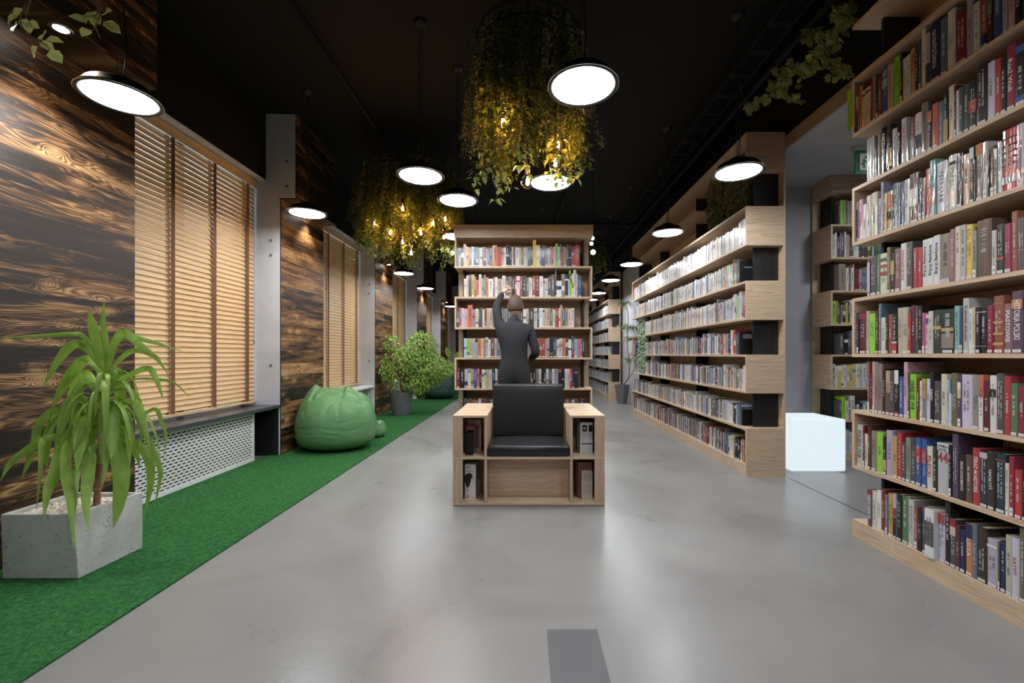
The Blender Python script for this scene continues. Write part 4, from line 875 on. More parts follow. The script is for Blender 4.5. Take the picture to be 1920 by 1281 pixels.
# ------------------------------------------------------------ armchair
AX0, AX1, AY0, AY1 = -0.531, 0.573, 3.137, 3.92
ac = thing('armchair', 'oak armchair with bookshelf arms and black leather cushions standing mid floor', 'armchair', (0.02, 3.5, 0))
T_ = 0.018
def P_(nm, m, *bx, bv=0.0015):
    o = obj(nm, B(*bx), m, ac)
    if bv: bevel(o, bv, 1)
    return o
P_('base_board', oakChair, (AX0, AX1, AY0, AY1, 0.003, 0.021))
P_('middle_board', oakChair, (AX0, AX1, AY0, AY1, 0.338, 0.356))
for s, (a, b, st0, st1, ip0, ip1) in enumerate([(AX0, -0.282, AX0, -0.459, -0.303, -0.283), (0.321, AX1, 0.500, AX1, 0.322, 0.341)]):
    P_('armrest', oakChair, (a, b+0.001, AY0, AY1, 0.640, 0.658))
    for z0, z1 in ((0.021, 0.338), (0.356, 0.640)):
        P_('outer_panel', oakZ, (st0, st1, AY0+0.0005, AY0+0.018, z0, z1), ((st0 if s == 0 else st1-T_), (st0+T_ if s == 0 else st1), AY0+0.018, AY1-0.001, z0, z1))
        P_('inner_panel', oakZ, (ip0, ip1, AY0+0.001, AY1-0.001, z0, z1))
        P_('cubby_back', oakChair, ((st0+T_ if s == 0 else ip1), (ip0 if s == 0 else st1-T_), AY0+0.30, AY0+0.315, z0, z1))
P_('front_panel', oakChair, (-0.283, 0.322, AY0+0.15, AY0+0.165, 0.021, 0.338))
P_('back_panel', oakChair, (-0.283, 0.322, AY1-0.02, AY1-0.002, 0.021, 0.70))
def cushion(nm, x0, x1, y0, y1, z0, z1, shear=0.0, puff=0.012):
    bm = bmesh.new(); nx, ny, nz = 10, 8, 3
    bmesh.ops.create_cube(bm, size=1.0)
    bmesh.ops.subdivide_edges(bm, edges=bm.edges, cuts=7, use_grid_fill=True)
    for v in bm.verts:
        x, y, z = v.co*2
        k = (1-x**6)*(1-y**6)*(1-z**6)
        X = (x0+x1)/2+x*(x1-x0)/2; Y = (y0+y1)/2+y*(y1-y0)/2; Z = (z0+z1)/2+z*(z1-z0)/2
        Z += (puff*(1-x*x)*(1-y*y) if z > 0.9 else 0); Y -= (puff*(1-x*x)*(1-z*z) if y < -0.9 else 0)
        Y += shear*(Z-z0)
        v.co = (X, Y, Z)
    o = obj(nm, bm, leather, ac, True); bevel(o, 0.016, 4); o.modifiers[0].angle_limit = math.radians(40); return o
cushion('seat_cushion', -0.278, 0.317, AY0+0.004, 3.62, 0.358, 0.435)
cushion('back_cushion', -0.272, 0.311, 3.50, 3.615, 0.438, 0.853, shear=0.12, puff=0.006)
# books in the arms
G_ = 'books in the armchair arms'
face_book(-0.449, -0.345, 3.30, .03, 0.356, .245, 'tan', 'tall brown and gold book at the back of the armchair\'s upper left cubby', [(.25, .9, .12, .85, 'brown'), (.3, .85, .88, .94, 'gold')], G_)
face_book(-0.452, -0.385, 3.255, .03, 0.356, .205, 'rust', 'reddish brown book standing in front of the gold one in the armchair\'s upper left cubby', [(.08, .92, .1, .9, 'brown'), (.15, .85, .75, .85, 'tan')], G_)
b_ = obj('book_support', B((-0.452, -0.392, 3.235, 3.239, .356, .515), (-0.452, -0.392, 3.19, 3.239, .356, .359)), blackLam); bevel(b_, .001); tag(b_, 'black book support in front of the books in the armchair\'s upper left cubby', 'bookend')
t_ = face_book(-0.455, -0.374, 3.215, .028, 0.021, .262, 'white', 'white book with a black bird on its cover in the armchair\'s lower left cubby', [(.1, .5, .90, .92, 'dgrey'), (.15, .75, .80, .815, 'slate'), (.12, .35, .04, .14, 'tan'), (.75, .85, .03, .07, 'gold')], G_)
bm = bmesh.new()
bird = [(-.452, .13), (-.446, .105), (-.438, .09), (-.425, .095), (-.414, .12), (-.408, .15), (-.401, .165), (-.393, .168), (-.399, .176), (-.403, .19), (-.415, .198), (-.43, .195), (-.446, .188), (-.453, .17)]
vs = [bm.verts.new((x, 3.2140, z+.021)) for x, z in bird]; bm.faces.new(vs)
for k in range(3): box(bm, -.446+k*.008, -.4445+k*.008, 3.2138, 3.2143, .075, .125)
obj('bird_picture', bm, blackLam, t_)
face_book(-0.452, -0.366, 3.25, .03, 0.021, .275, 'purple', 'dark purple book behind the bird book in the armchair\'s lower left cubby', [(.05, .95, .93, .97, 'lgrey')], G_)
face_book(0.39, 0.497, 3.27, .03, 0.356, .255, 'dgrey', 'dark book at the back of the armchair\'s upper right cubby', [(.0, .1, 0, 1, 'grey')], G_)
t_ = face_book(0.402, 0.496, 3.215, .03, 0.356, .238, 'cream', 'pale book with two portrait photos and yellow stripe in the armchair\'s upper right cubby', [(.12, .98, .0, .92, 'lgrey'), (.10, .98, .32, .35, 'yellow'), (.2, .55, .72, .92, 'white'), (.70, .98, .72, .92, 'beige')], G_)
bm = bmesh.new(); sphere(bm, (.436, 3.2138, .553), .0095, 12, 8, (1, .05, 1.25)); obj('portrait_face', bm, skinM, t_)
bm = bmesh.new(); sphere(bm, (.436, 3.2136, .563), .0098, 12, 8, (1, .05, .55)); box(bm, .422, .450, 3.2133, 3.2143, .528, .542); sphere(bm, (.483, 3.2136, .555), .010, 12, 8, (.9, .05, 1.2)); obj('portrait_hair_and_suit', bm, blackLam, t_)
face_book(0.378, 0.495, 3.275, .025, 0.021, .30, 'maroon', 'maroon book at the back of the armchair\'s lower right cubby', [(.0, 1, .93, .97, 'dgrey')], G_)
face_book(0.392, 0.495, 3.245, .022, 0.021, .27, 'rust', 'rust coloured book in the middle of the armchair\'s lower right cubby', None, G_)
t_ = face_book(0.412, 0.494, 3.205, .03, 0.021, .215, 'beige', 'beige book with small printed text at the front of the armchair\'s lower right cubby', None, G_)
acc = Acc()
for k in range(17):
    if k == 8: continue
    z = .215-k*.0085; acc.quad([(.422, 3.2042, z), (.485-R.uniform(0, .008), 3.2042, z), (.485, 3.2042, z-.003), (.422, 3.2042, z-.003)], (.30, .27, .24))
acc.build('small_print', inkM, t_)
# ------------------------------------------------------------ bean bags
def beanbag(nm, label, c, rx, ry, h, m, peaks, seed, handle=None, floor_r=0.82):
    th = thing(nm, label, 'bean bag', (c[0], c[1], 0.008))
    bm = bmesh.new(); bmesh.ops.create_icosphere(bm, subdivisions=6, radius=1.0)
    zc = 0.40*h
    for v in bm.verts:
        d = v.co.normalized(); a = math.atan2(d.y, d.x); r = math.hypot(d.x, d.y)
        e = 3.6 if d.z < 0 else 2.35
        k = (r**e+abs(d.z)**e)**(-1/e)
        x = d.x*k*rx; y = d.y*k*ry; z = zc+d.z*k*(zc if d.z < 0 else h-zc)
        if d.z < -0.3: f_ = 1-0.10*((-d.z-0.3)/0.7)**2; x *= f_; y *= f_
        for (pa, pr, pz, pw, pull) in peaks:
            tx = math.cos(pa)*rx*pr; ty = math.sin(pa)*ry*pr
            dd = math.hypot((x-tx)/rx, (y-ty)/ry)
            if d.z > -0.05:
                g = math.exp(-(dd/pw)**1.6)*min(1, (d.z+0.05)*2.5); z += pz*g
                ang_ = math.atan2(y-ty, x-tx); z -= 0.020*abs(math.sin(ang_*3.5+seed))*math.exp(-((dd-pw*0.9)/(pw*0.8))**2)*min(1, max(0, d.z)*3)
        n1 = noise.noise(Vector((d.x*1.7+seed, d.y*1.7, d.z*1.4)))
        s = 1+0.035*n1
        # soft drag folds on the flank towards the room
        q = Vector((a*1.3, d.z*5.0+0.8*noise.noise(Vector((a*2, seed, 0))), seed))
        w2 = noise.noise(q); s += 0.012*(1-min(1, abs(w2)*4))*(1-abs(d.z))*max(0, math.cos(a-math.radians(-75)))**1.5*-1
        top = max(0, d.z); w3 = noise.noise(Vector((d.x*2.6+seed*2, d.y*2.6, seed))); z -= 0.045*top*max(0, 1-abs(w3)*5)
        v.co = Vector((c[0]+x*s, c[1]+y*s, max(z, 0.0)+0.009))
    obj('bag', bm, m, th, True)
    if handle:
        bm = bmesh.new(); p = Vector(handle)
        for q in range(2):
            off = Vector((0, 0.004*q, 0))
        pts = [p, p+Vector((.02, -.01, .035)), p+Vector((.05, -.01, .065)), p+Vector((.065, -.01, .062)), p+Vector((.05, -.005, .035)), p+Vector((.018, 0, .0))]
        sp = spline(pts, 4); prev = None
        for q in sp:
            cur = (bm.verts.new(q+Vector((0, .014, 0))), bm.verts.new(q-Vector((0, .014, 0))))
            if prev: bm.faces.new((prev[0], prev[1], cur[1], cur[0]))
            prev = cur
        o = obj('handle', bm, m, th); md = o.modifiers.new('t', 'SOLIDIFY'); md.thickness = 0.003
    return th
beanbag('bean_bag', 'large bright green bean bag with pinched top and handle against the plank panel', (-2.215, 5.06), 0.445, 0.41, 0.67, beanM, [(math.radians(168), .66, .14, .32, 0), (math.radians(60), .35, .05, .45, 0)], 1.3, (-2.50, 5.115, .725))
beanbag('bean_bag', 'second green bean bag, only its top showing behind the large one', (-2.35, 5.79), 0.30, 0.30, 0.60, beanM, [(math.radians(-100), .20, .10, .30, 0)], 4.1)
pf = beanbag('pouf', 'small round green pouf on the carpet right of the green bean bags', (-1.965, 5.76), 0.095, 0.12, 0.215, beanM, [], 2.2)
pf['category'] = 'pouf'
beanbag('bean_bag', 'dark bottle-green bean bag on the carpet behind the ficus', (-2.16, 10.85), 0.43, 0.42, 0.66, beanD, [(math.radians(170), .5, .14, .3, 0)], 6.6)
# ------------------------------------------------------------ planter with dracaena
pl = thing('planter', 'square cast concrete planter filled with white pebbles at lower left', 'planter', (-2.36, 2.27, 0.008))
bm = bmesh.new()
o0 = [(-2.545, 2.10), (-2.175, 2.10), (-2.160, 2.435), (-2.545, 2.435)]; o1 = [(-2.548, 2.095), (-2.196, 2.095), (-2.158, 2.435), (-2.548, 2.438)]
def ring_(pts, z): return [bm.verts.new((x, y, z)) for x, y in pts]
def inset_(pts, d):
    cx = sum(p[0] for p in pts)/4; cy = sum(p[1] for p in pts)/4
    return [(x+(d if x < cx else -d), y+(d if y < cy else -d)) for x, y in pts]
ra = ring_(o0, 0.009); rb = ring_(o1, 0.325); rc_ = ring_(inset_(o1, .022), 0.325); rd = ring_(inset_(o1, .026), 0.27)
for p, q in ((ra, rb), (rb, rc_), (rc_, rd)):
    for k in range(4): bm.faces.new((p[k], p[(k+1) % 4], q[(k+1) % 4], q[k]))
bm.faces.new(ra[::-1]); bm.faces.new(rd)
bevel(obj('box', bm, plantM, pl), 0.004, 2)
bm = bmesh.new()
box(bm, -2.52, -2.19, 2.125, 2.41, 0.272, 0.288)
for k in range(420):
    x = R.uniform(-2.515, -2.195); y = R.uniform(2.125, 2.408); r = R.uniform(.008, .014)
    if x > -2.225+(y-2.1)*.1: continue
    g = bmesh.ops.create_icosphere(bm, subdivisions=1, radius=r)
    s = Vector((R.uniform(.8, 1.4), R.uniform(.8, 1.4), R.uniform(.6, 1))); ro = Matrix.Rotation(R.uniform(0, 6), 3, 'Z')
    for v in g['verts']: v.co = ro @ Vector((v.co.x*s.x, v.co.y*s.y, v.co.z*s.z))+Vector((x, y, .292+R.uniform(0, .014)))
tag(obj('pebbles', bm, pebM, pl, True), None, None, kind='stuff')
dr = thing('dracaena', 'tall dracaena with long arching yellow-green strap leaves growing in the concrete planter', 'plant', (-2.25, 2.27, 0.29))
YT = 2.27
tk = [px(181, 948, YT), px(184, 905, YT), px(188, 860, YT), px(189, 820, YT), px(190, 780, YT), px(192, 745, YT), px(200, 715, YT)]
bm = bmesh.new(); sp = spline(tk, 9); n = len(sp)
rings = []
for i_, p in enumerate(sp):
    t_ = i_/(n-1); r = (0.0145-0.003*t_)*(1+0.10*(i_ % 3 == 0)); rings.append((p, r))
prev = None
for p, r in rings:
    cur = [bm.verts.new(p+Vector((r*math.cos(2*PI*k/10), r*math.sin(2*PI*k/10), 0))) for k in range(10)]
    if prev:
        for k in range(10): bm.faces.new((prev[k], prev[(k+1) % 10], cur[(k+1) % 10], cur[k]))
    prev = cur
half = len(bm.faces)
o_ = obj('trunk', bm, [barkM, stemM], dr)
for p_ in o_.data.polygons:
    if p_.center.z > 0.53: p_.material_index = 1
DL = '''199,722 201,665 194,607 195,561|9|2.25;199,710 192,665 176,619 166,579|18|2.2;197,705 178,661 155,630 131,627 59,631 0,634|9|2.1;192,691 164,654 140,645 112,672 80,727|17|2.2;194,710 178,682 157,676 131,705 112,736 97,759|19|2.3;204,677 215,642 234,624 262,647 304,675|15|2.25
204,690 222,640 245,630 272,638 304,647 345,660|9|2.35;204,705 222,677 253,657 290,670 318,705|10|2.3;199,729 230,710 276,691 293,712 307,752|11|2.15;201,731 246,712 302,712 328,719 358,747|5|2.35;187,754 173,724 152,724 138,747 134,795|12|2.2;187,771 152,747 131,754 117,794 101,848|17|2.18
187,775 150,752 122,761 94,794 77,827|11|2.28;185,782 145,766 112,782 94,806 87,860 88,876|11|2.3;180,800 168,785 155,803 149,840 144,885|21|2.12;200,760 211,771 212,818 208,862|19|2.14;215,768 246,771 269,806 286,841 300,880 298,910 288,957|9|2.25;205,795 222,792 239,796 242,830 243,882|13|2.2
205,765 246,752 265,778 281,841|15|2.24;205,800 240,790 272,775 293,768 304,794 311,818 306,868|7|2.3;200,805 246,826 265,838 281,870 281,917 269,973|15|2.27;200,830 215,822 222,850 228,900 222,950 213,990|25|2.14;196,800 200,814 199,870 191,915|9|2.16;190,840 180,840 169,850 165,895 161,942 168,1001|19|2.07
180,820 145,823 126,838 124,890 133,950 138,1032|15|2.03;170,850 152,870 139,895 137,940 135,1005|15|2.05;180,800 140,802 119,837 106,880 90,920 82,972|21|2.07;180,815 120,815 90,822 79,830 76,880 68,957|10|2.12;180,812 150,808 110,818 79,828 47,847 19,870 0,903|15|2.11;185,790 130,768 94,773 72,800 65,830 52,870 40,898|13|2.22
205,720 218,695 225,725 224,785 222,800|17|2.42;190,745 160,700 140,730 122,772|18|2.42;205,790 220,760 224,790 225,850 222,880|17|2.4;185,800 150,775 135,815 130,870|14|2.4;190,800 165,800 120,830 100,880|10|2.35;195,790 170,770 158,790 152,830|9|2.35;205,780 225,800 248,830 252,862|10|2.4;200,740 232,728 255,745 268,785 262,830|10|2.4;188,790 175,810 170,850 176,890|12|2.3;202,810 235,815 256,850 262,880|9|2.38;195,760 180,745 165,752 158,775|9|2.2;200,775 225,765 236,782 240,815|10|2.2'''
V = []; Fc = []
for li_ in re.split('[;\n]', DL):
    pts_, wpx, yt = li_.split('|'); pp = [tuple(map(float, q.split(','))) for q in pts_.split()]; wpx = float(wpx); yt = float(yt)
    m_ = len(pp)-1
    P3 = [px(x, y, YT+(yt-YT)*(i_/m_)**1.2) for i_, (x, y) in enumerate(pp)]
    S_ = spline(P3, 7); N_ = len(S_); i0 = len(V)
    for j, p in enumerate(S_):
        t_ = j/(N_-1); d = (S_[min(j+1, N_-1)]-S_[max(j-1, 0)]).normalized()
        view = (p-Vector((0, 0, EYE))).normalized()
        s_ = d.cross(view)
        s_ = s_.normalized() if s_.length > .05 else Vector((1, 0, 0))
        if j and s_.dot(ps) < 0: s_ = -s_
        ps = s_; nrm = s_.cross(d).normalized()
        s2 = (s_+nrm*0.30*math.sin(wpx*3+yt*40)).normalized()
        wf = (0.45+0.55*min(1, t_/0.45)) if t_ < .45 else max(0.02, (1-((t_-.45)/.55)**2.2))
        hw = wpx*YT/F*0.5*wf; f_ = hw*0.28
        V += [tuple(p+s2*hw+nrm*f_), tuple(p), tuple(p-s2*hw+nrm*f_)]
    for j in range(N_-1):
        a = i0+3*j; Fc += [(a, a+1, a+4, a+3), (a+1, a+2, a+5, a+4)]
rq = random.Random(31)
for k in range(22):
    b0 = sp[int(n*rq.uniform(.62, .97))]; az = rq.uniform(0, 2*PI); ln = rq.uniform(.16, .30)
    o2 = Vector((math.cos(az), math.sin(az)*.55, 0)); 
    P3 = [b0, b0+o2*ln*.35+Vector((0, 0, ln*.28)), b0+o2*ln*.72+Vector((0, 0, ln*.12)), b0+o2*ln*.95+Vector((0, 0, -ln*.4)), b0+o2*ln+Vector((0, 0, -ln*.85))]
    for q in P3: q.x = max(q.x, -2.64)
    S_ = spline(P3, 5); N_ = len(S_); i0 = len(V); wb_ = rq.uniform(.008, .014)
    for j, p in enumerate(S_):
        t_ = j/(N_-1); d = (S_[min(j+1, N_-1)]-S_[max(j-1, 0)]).normalized(); s_ = d.cross(Vector((0, 0, 1)))
        s_ = s_.normalized() if s_.length > .2 else ps
        if j and s_.dot(ps) < 0: s_ = -s_
        ps = s_; nrm = s_.cross(d).normalized(); wf = (0.45+0.55*min(1, t_/0.4)) if t_ < .4 else max(0.02, 1-((t_-.4)/.6)**2)
        V += [tuple(p+s_*wb_*wf+nrm*wb_*wf*.3), tuple(p), tuple(p-s_*wb_*wf+nrm*wb_*wf*.3)]
    for j in range(N_-1):
        a = i0+3*j; Fc += [(a, a+1, a+4, a+3), (a+1, a+2, a+5, a+4)]
lf = obj('leaves', (V, [], Fc), dracM, dr, True)

# ------------------------------------------------------------ ficus
def potprof(th, c, r0, r1, h, m):
    bm = bmesh.new(); lathe(bm, [(0.001, 0), (r0, 0), (r1, h), (r1-.014, h), (r1-.02, h-.04), (0.001, h-.045)], c, 36); return obj('pot', bm, m, th, True)
fp = thing('ficus', 'variegated ficus tree with leaning crown in a round grey pot on the carpet', 'plant', (-2.29, 7.9, .008))
o_ = potprof(fp, (-2.29, 7.93, .009), .155, .22, .41, potM); md = o_.modifiers.new('b', 'EDGE_SPLIT')
base = Vector((-2.29, 7.93, .37)); bm = bmesh.new()
tube(bm, spline([base, base+Vector((.01, 0, .13)), base+Vector((.02, 0, .22))], 4), .030, 8, .022)
fork = base+Vector((.02, 0, .2)); tips = []
lobes = [((748, 692), 32, 46, 7.9, 480), ((732, 640), 14, 16, 7.8, 80), ((725, 690), 15, 22, 7.75, 120), ((790, 650), 30, 32, 8.1, 620), ((795, 690), 42, 38, 8.1, 980), ((822, 690), 26, 22, 8.0, 420), ((782, 718), 24, 20, 7.9, 330), ((765, 670), 24, 30, 7.9, 300)]
acc = Acc()
for (c_, rx_, ry_, Yc, cnt) in lobes:
    C0 = px(c_[0], c_[1], Yc); RX = rx_*Yc/F; RY = ry_*Yc/F
    for k in range(9):
        tp = C0+Vector((R.uniform(-1, 1)*RX*.8, R.uniform(-1, 1)*RX*.6, R.uniform(-.7, .8)*RY))
        mid_ = fork.lerp(tp, .45)+Vector((R.uniform(-.03, .03), R.uniform(-.03, .03), .05))
        tube(bm, spline([fork, mid_, tp], 4), .008, 5, .002)
    for k in range(cnt):
        while True:
            q = rv()
            if q.length < 1: break
        q = q.normalized()*q.length**.6
        p = C0+Vector((q.x*RX, q.y*RX*.9, q.z*RY))
        if p.x < -2.60: p.x = -2.60+R.uniform(0, .08)
        d = Vector((max(q.x, -.2)*.8+R.uniform(-.1, .4), q.y*.8+R.uniform(-.4, .4), -.55+R.uniform(-.3, .3)))
        leaf(acc, p, d, Vector((R.uniform(-.3, .3), R.uniform(-.6, 0), 1)), R.uniform(.06, .095), .032)
obj('branches', bm, barkM, fp, True)
obj('foliage', (acc.v, [], acc.f), ficM, fp)
# round leafed plant far behind
zp = thing('rubber_plant', 'leafy plant with big round upright leaves beside the dark green bean bag', 'plant', (-1.95, 11.9, .008))
potprof(zp, (-1.98, 11.95, .009), .12, .15, .26, potM)
bm = bmesh.new(); acc = Acc()
for (x, y, sx, ln) in ((843, 665, -.3, .32), (852, 668, .9, .34), (838, 690, -.9, .24), (846, 698, .2, .25), (848, 685, .5, .2)):
    tp = px(x, y, 11.9); b0 = Vector((-1.98, 11.95, .25)); tube(bm, spline([b0, b0.lerp(tp, .6)+Vector((-.02, 0, .02)), tp], 4), .007, 5)
    leaf(acc, tp-Vector((sx*.05, 0, .08)), Vector((sx, -.2, .8)), Vector((0, -1, .2)), ln, .17)
obj('stems', bm, stemM, zp, True); obj('leaves', (acc.v, [], acc.f), ficM, zp)
# ------------------------------------------------------------ hanging plants
def hanging(label, c, rad, ztop, zlow, strands, seed, bulbs, ivs=1.0):
    rr = random.Random(seed)
    th = thing('hanging_plant', label, 'hanging plant', (c[0], c[1], ztop))
    bm = bmesh.new()
    for zz in (ztop, ztop-.10):
        ri = [(c[0]+rad*math.cos(2*PI*k/40), c[1]+rad*math.sin(2*PI*k/40), zz) for k in range(41)]
        tube(bm, ri, .010, 5)
    for k in range(20):
        a = 2*PI*k/20; tube(bm, [(c[0]+rad*math.cos(a), c[1]+rad*math.sin(a), ztop), (c[0]+rad*math.cos(a), c[1]+rad*math.sin(a), ztop-.10)], .004, 4)
    for k in range(-3, 4):
        y_ = k*rad/3.5; x_ = math.sqrt(max(0, rad*rad-y_*y_)); tube(bm, [(c[0]-x_, c[1]+y_, ztop-.05), (c[0]+x_, c[1]+y_, ztop-.05)], .004, 4)
    obj('ring_frame', bm, blackT, th)
    for a in (.4, 2.5, 4.6): bm = bmesh.new(); tube(bm, [(c[0]+rad*math.cos(a), c[1]+rad*math.sin(a), ztop), (c[0]+rad*.5*math.cos(a), c[1]+rad*.5*math.sin(a), CEIL)], .002, 4); obj('suspension_wire', bm, chainM, th)
    a1 = Acc(); a2 = Acc(); a3 = Acc(); st = bmesh.new()
    for s in range(strands):
        a = rr.uniform(0, 2*PI); r = rad*math.sqrt(rr.uniform(.15, 1.0)); x = c[0]+r*math.cos(a); y = c[1]+r*math.sin(a)
        kind = rr.random(); L_ = (ztop-zlow)*(rr.uniform(.45, .88) if kind < .76 else rr.uniform(.75, 1.0))
        for (lx, ly, _l) in lamps:
            if math.hypot(x+.08*math.cos(a)*r/rad-lx, y+.08*math.sin(a)*r/rad-ly) < .30: L_ = min(L_, ztop-2.72)
        fl = rr.uniform(0, .16)*(r/rad); z = ztop-.01; zz = 0.0; pts = [Vector((x, y, z))]
        ph = rr.uniform(0, 6)
        while zz < L_:
            zz += .05; k = zz/L_
            pts.append(Vector((x+fl*math.cos(a)*k+.015*math.sin(ph+zz*7), y+fl*math.sin(a)*k+.015*math.cos(ph+zz*6), z-zz)))
        tube(st, pts[::2]+[pts[-1]], .0014, 3)
        for i_ in range(len(pts)-1):
            k = i_/len(pts)
            if kind < .76 or k < .38:
                nl = 9 if kind < .52 else 11
                for q in range(nl):
                    p = pts[i_].lerp(pts[i_+1], rr.random())+Vector((rr.uniform(-1, 1), rr.uniform(-1, 1), 0))*.022
                    d = Vector((rr.uniform(-1, 1), rr.uniform(-1, 1), rr.uniform(-.9, .3)))
                    leaf(a2 if .52 < kind < .76 else a1, p, d, Vector((rr.uniform(-.5, .5), rr.uniform(-1, .2), 1)), rr.uniform(.016, .030), .014, 'tri')
            else:
                for q in range((3 if k > .3 else 2) if ivs == 1.0 else 6):
                    p = pts[i_].lerp(pts[i_+1], rr.random()); d = Vector((rr.uniform(-1, 1), rr.uniform(-1, 1), rr.uniform(-1.1, -.1)))
                    p2 = p+d.normalized()*.03
                    leaf(a3, p2, d, Vector((rr.uniform(-.4, .4), rr.uniform(-1, 0), 1)), rr.uniform(.035, .06)*ivs, .042*ivs, 'ivy')
    obj('stems', st, stemB, th)
    obj('fine_leaf_vines', (a1.v, [], a1.f), vine, th); obj('pale_vines', (a2.v, [], a2.f), vine2, th); obj('ivy', (a3.v, [], a3.f), ivyM, th)
    return th
hanging('big round hanging plant of trailing vines above the centre, top of frame', (0.02, 3.20), .385, 3.42, 2.34, 260, 11, None)
hanging('left round hanging plant of trailing vines glowing with bulbs', (-1.49, 5.55), .60, 3.42, 2.33, 400, 12, None, .68)
hanging('dim hanging plant over the far right aisle', (1.35, 9.0), .35, 3.40, 2.75, 60, 13, None)
# bulbs
bulb0 = thing('filament_bulb', '', 'bulb')
bm = bmesh.new(); lathe(bm, [(.001, -.046), (.018, -.0425), (.033, -.032), (.043, -.016), (.046, 0), (.043, .017), (.033, .033), (.020, .046), (.015, .055), (.014, .062)], n=24); obj('glass_globe', bm, bulbG, bulb0, True)
bm = bmesh.new(); 
for k in range(4):
    a = k*PI/2; tube(bm, [(.007*math.cos(a), .007*math.sin(a), .022), (.009*math.cos(a+.3), .009*math.sin(a+.3), -.018)], .0024, 6)
obj('filament', bm, filM, bulb0)
bm = bmesh.new(); lathe(bm, [(.001, .058), (.0165, .058), (.0175, .064), (.0175, .108), (.012, .116), (.001, .116)], n=20); obj('socket', bm, copper, bulb0, True)
bm = bmesh.new(); tube(bm, [(0, 0, .116), (0, 0, 1.25)], .0025, 6); obj('cord', bm, lampBlack, bulb0)
blbs = [(1046, 272, 3.05, 'big', 'upper right'), (1041, 307, 3.0, 'big', 'right, just below another'), (989, 342, 2.95, 'big', 'lowest'), (943, 229, 2.92, 'big', 'upper left'),
 (703, 420, 5.15, 'left', 'far left'), (732, 437, 5.0, 'left', 'left of middle'), (755, 392, 4.95, 'left', 'topmost'), (755, 455, 5.2, 'left', 'low left'), (789, 437, 4.95, 'left', 'centre'), (771, 475, 4.98, 'left', 'lowest'),
 (812, 419, 5.05, 'left', 'right of centre'), (835, 411, 5.4, 'left', 'rightmost upper'), (832, 445, 5.15, 'left', 'rightmost lower')]
for i, (x, y, Y, wh, pos) in enumerate(blbs):
    if i == 0: r = bulb0
    else:
        r = copy_tree(bulb0)
    r.location = px(x, y, Y); tag(r, 'glowing filament bulb, %s in the %s hanging plant' % (pos, 'big central' if wh == 'big' else 'left'), 'bulb', 'filament bulbs in the hanging plants')
    if r.location.z+1.25 > CEIL-.02:
        pass
# small lit globes behind the centre bookcase
for i, (x, y, lb) in enumerate([(848, 448, 'upper lit globe left of the centre bookcase'), (848, 474, 'lower lit globe left of the centre bookcase'), (1111, 447, 'topmost lit globe right of the centre bookcase'), (1109, 457, 'middle lit globe right of the centre bookcase'), (1112, 473, 'lowest lit globe right of the centre bookcase')]):
    p = px(x, y, 6.2); th = thing('globe_light', lb, 'globe light', p, 'lit globes behind the centre bookcase')
    bm = bmesh.new(); sphere(bm, p, .036 if i in (1, 4) else .026, 16, 12); obj('globe', bm, globeM, th, True)
    bm = bmesh.new(); tube(bm, [p+Vector((0, 0, .02)), Vector((p.x, p.y, CEIL))], .002, 5); obj('cord', bm, lampBlack, th)
# ivy sprigs at the top left
def sprig(label, path, lf_, ls, m, st=stemB, kind='ivy', sr=.0022, seed=1, lw=1.0):
    rr = random.Random(seed); th = thing('ivy_sprig', label, 'vine', path[0]); bm = bmesh.new()
    S_ = spline(path, 6); tube(bm, S_, sr, 5); acc = Acc()
    for k in range(lf_):
        j = rr.randint(1, len(S_)-1); p = S_[j]+Vector((rr.uniform(-1, 1), rr.uniform(-1, 1), rr.uniform(-1, 1)))*ls*.1
        d = Vector((rr.uniform(-1, 1), rr.uniform(-.6, .6), rr.uniform(-.9, .2))); q = p+d.normalized()*ls*.4
        tube(bm, [S_[j], q], sr*.5, 4); leaf(acc, q, d, Vector((rr.uniform(-.3, .3), -1, .5)), ls*rr.uniform(.8, 1.1), ls*.8*lw, kind)
    obj('stem', bm, st, th, True); obj('leaves', (acc.v, [], acc.f), m, th)
sprigM = leafmat('sprig_leaves', (.34, .38, .10), (.50, .50, .18))
sprig('short ivy sprig hanging into the top left corner before the downlight', [Vector((-1.50, 1.62, 3.71)), px(66, -30, 1.6), px(48, 8, 1.6), px(38, 40, 1.6), px(55, 65, 1.6), px(88, 85, 1.6)], 13, .050, sprigM, seed=3, kind='oval', lw=1.35)
sprig('ivy sprig hanging right of the top left downlight', [Vector((-1.50, 1.62, 3.71)), px(186, -30, 1.6), px(186, 8, 1.6), px(187, 30, 1.6), px(180, 50, 1.6), px(188, 72, 1.6)], 10, .050, sprigM, seed=5, kind='oval', lw=1.35)
# garland above the right bookcases
gr = thing('ivy_garland', 'trailing vine garland with five-lobed leaves hanging from a cable at upper right', 'vine', (1.9, 3.2, 3.1))
rr = random.Random(9); bm = bmesh.new(); acc = Acc()
gp = [px(1598, 15, 2.62), px(1575, 60, 2.72), px(1545, 90, 2.85), px(1510, 125, 3.0), px(1470, 155, 3.2), px(1435, 185, 3.45), px(1402, 203, 3.65)]
br = [[gp[2], px(1555, 128, 2.8), px(1590, 140, 2.65)], [gp[3], px(1490, 120, 3.1), px(1455, 150, 3.3)], [gp[1], px(1530, 60, 2.9), px(1515, 75, 3.0)], [gp[4], px(1480, 180, 3.2), px(1492, 190, 3.15)], [gp[0], px(1570, 20, 2.7), px(1580, 50, 2.7)]]
tube(bm, spline([Vector((1.95, 2.5, CEIL)), gp[0]], 2)+spline(gp, 5), .004, 5)
tube(bm, [Vector((gp[-1].x, gp[-1].y, gp[-1].z)), Vector((gp[-1].x+.02, gp[-1].y+.3, CEIL))], .002, 4)
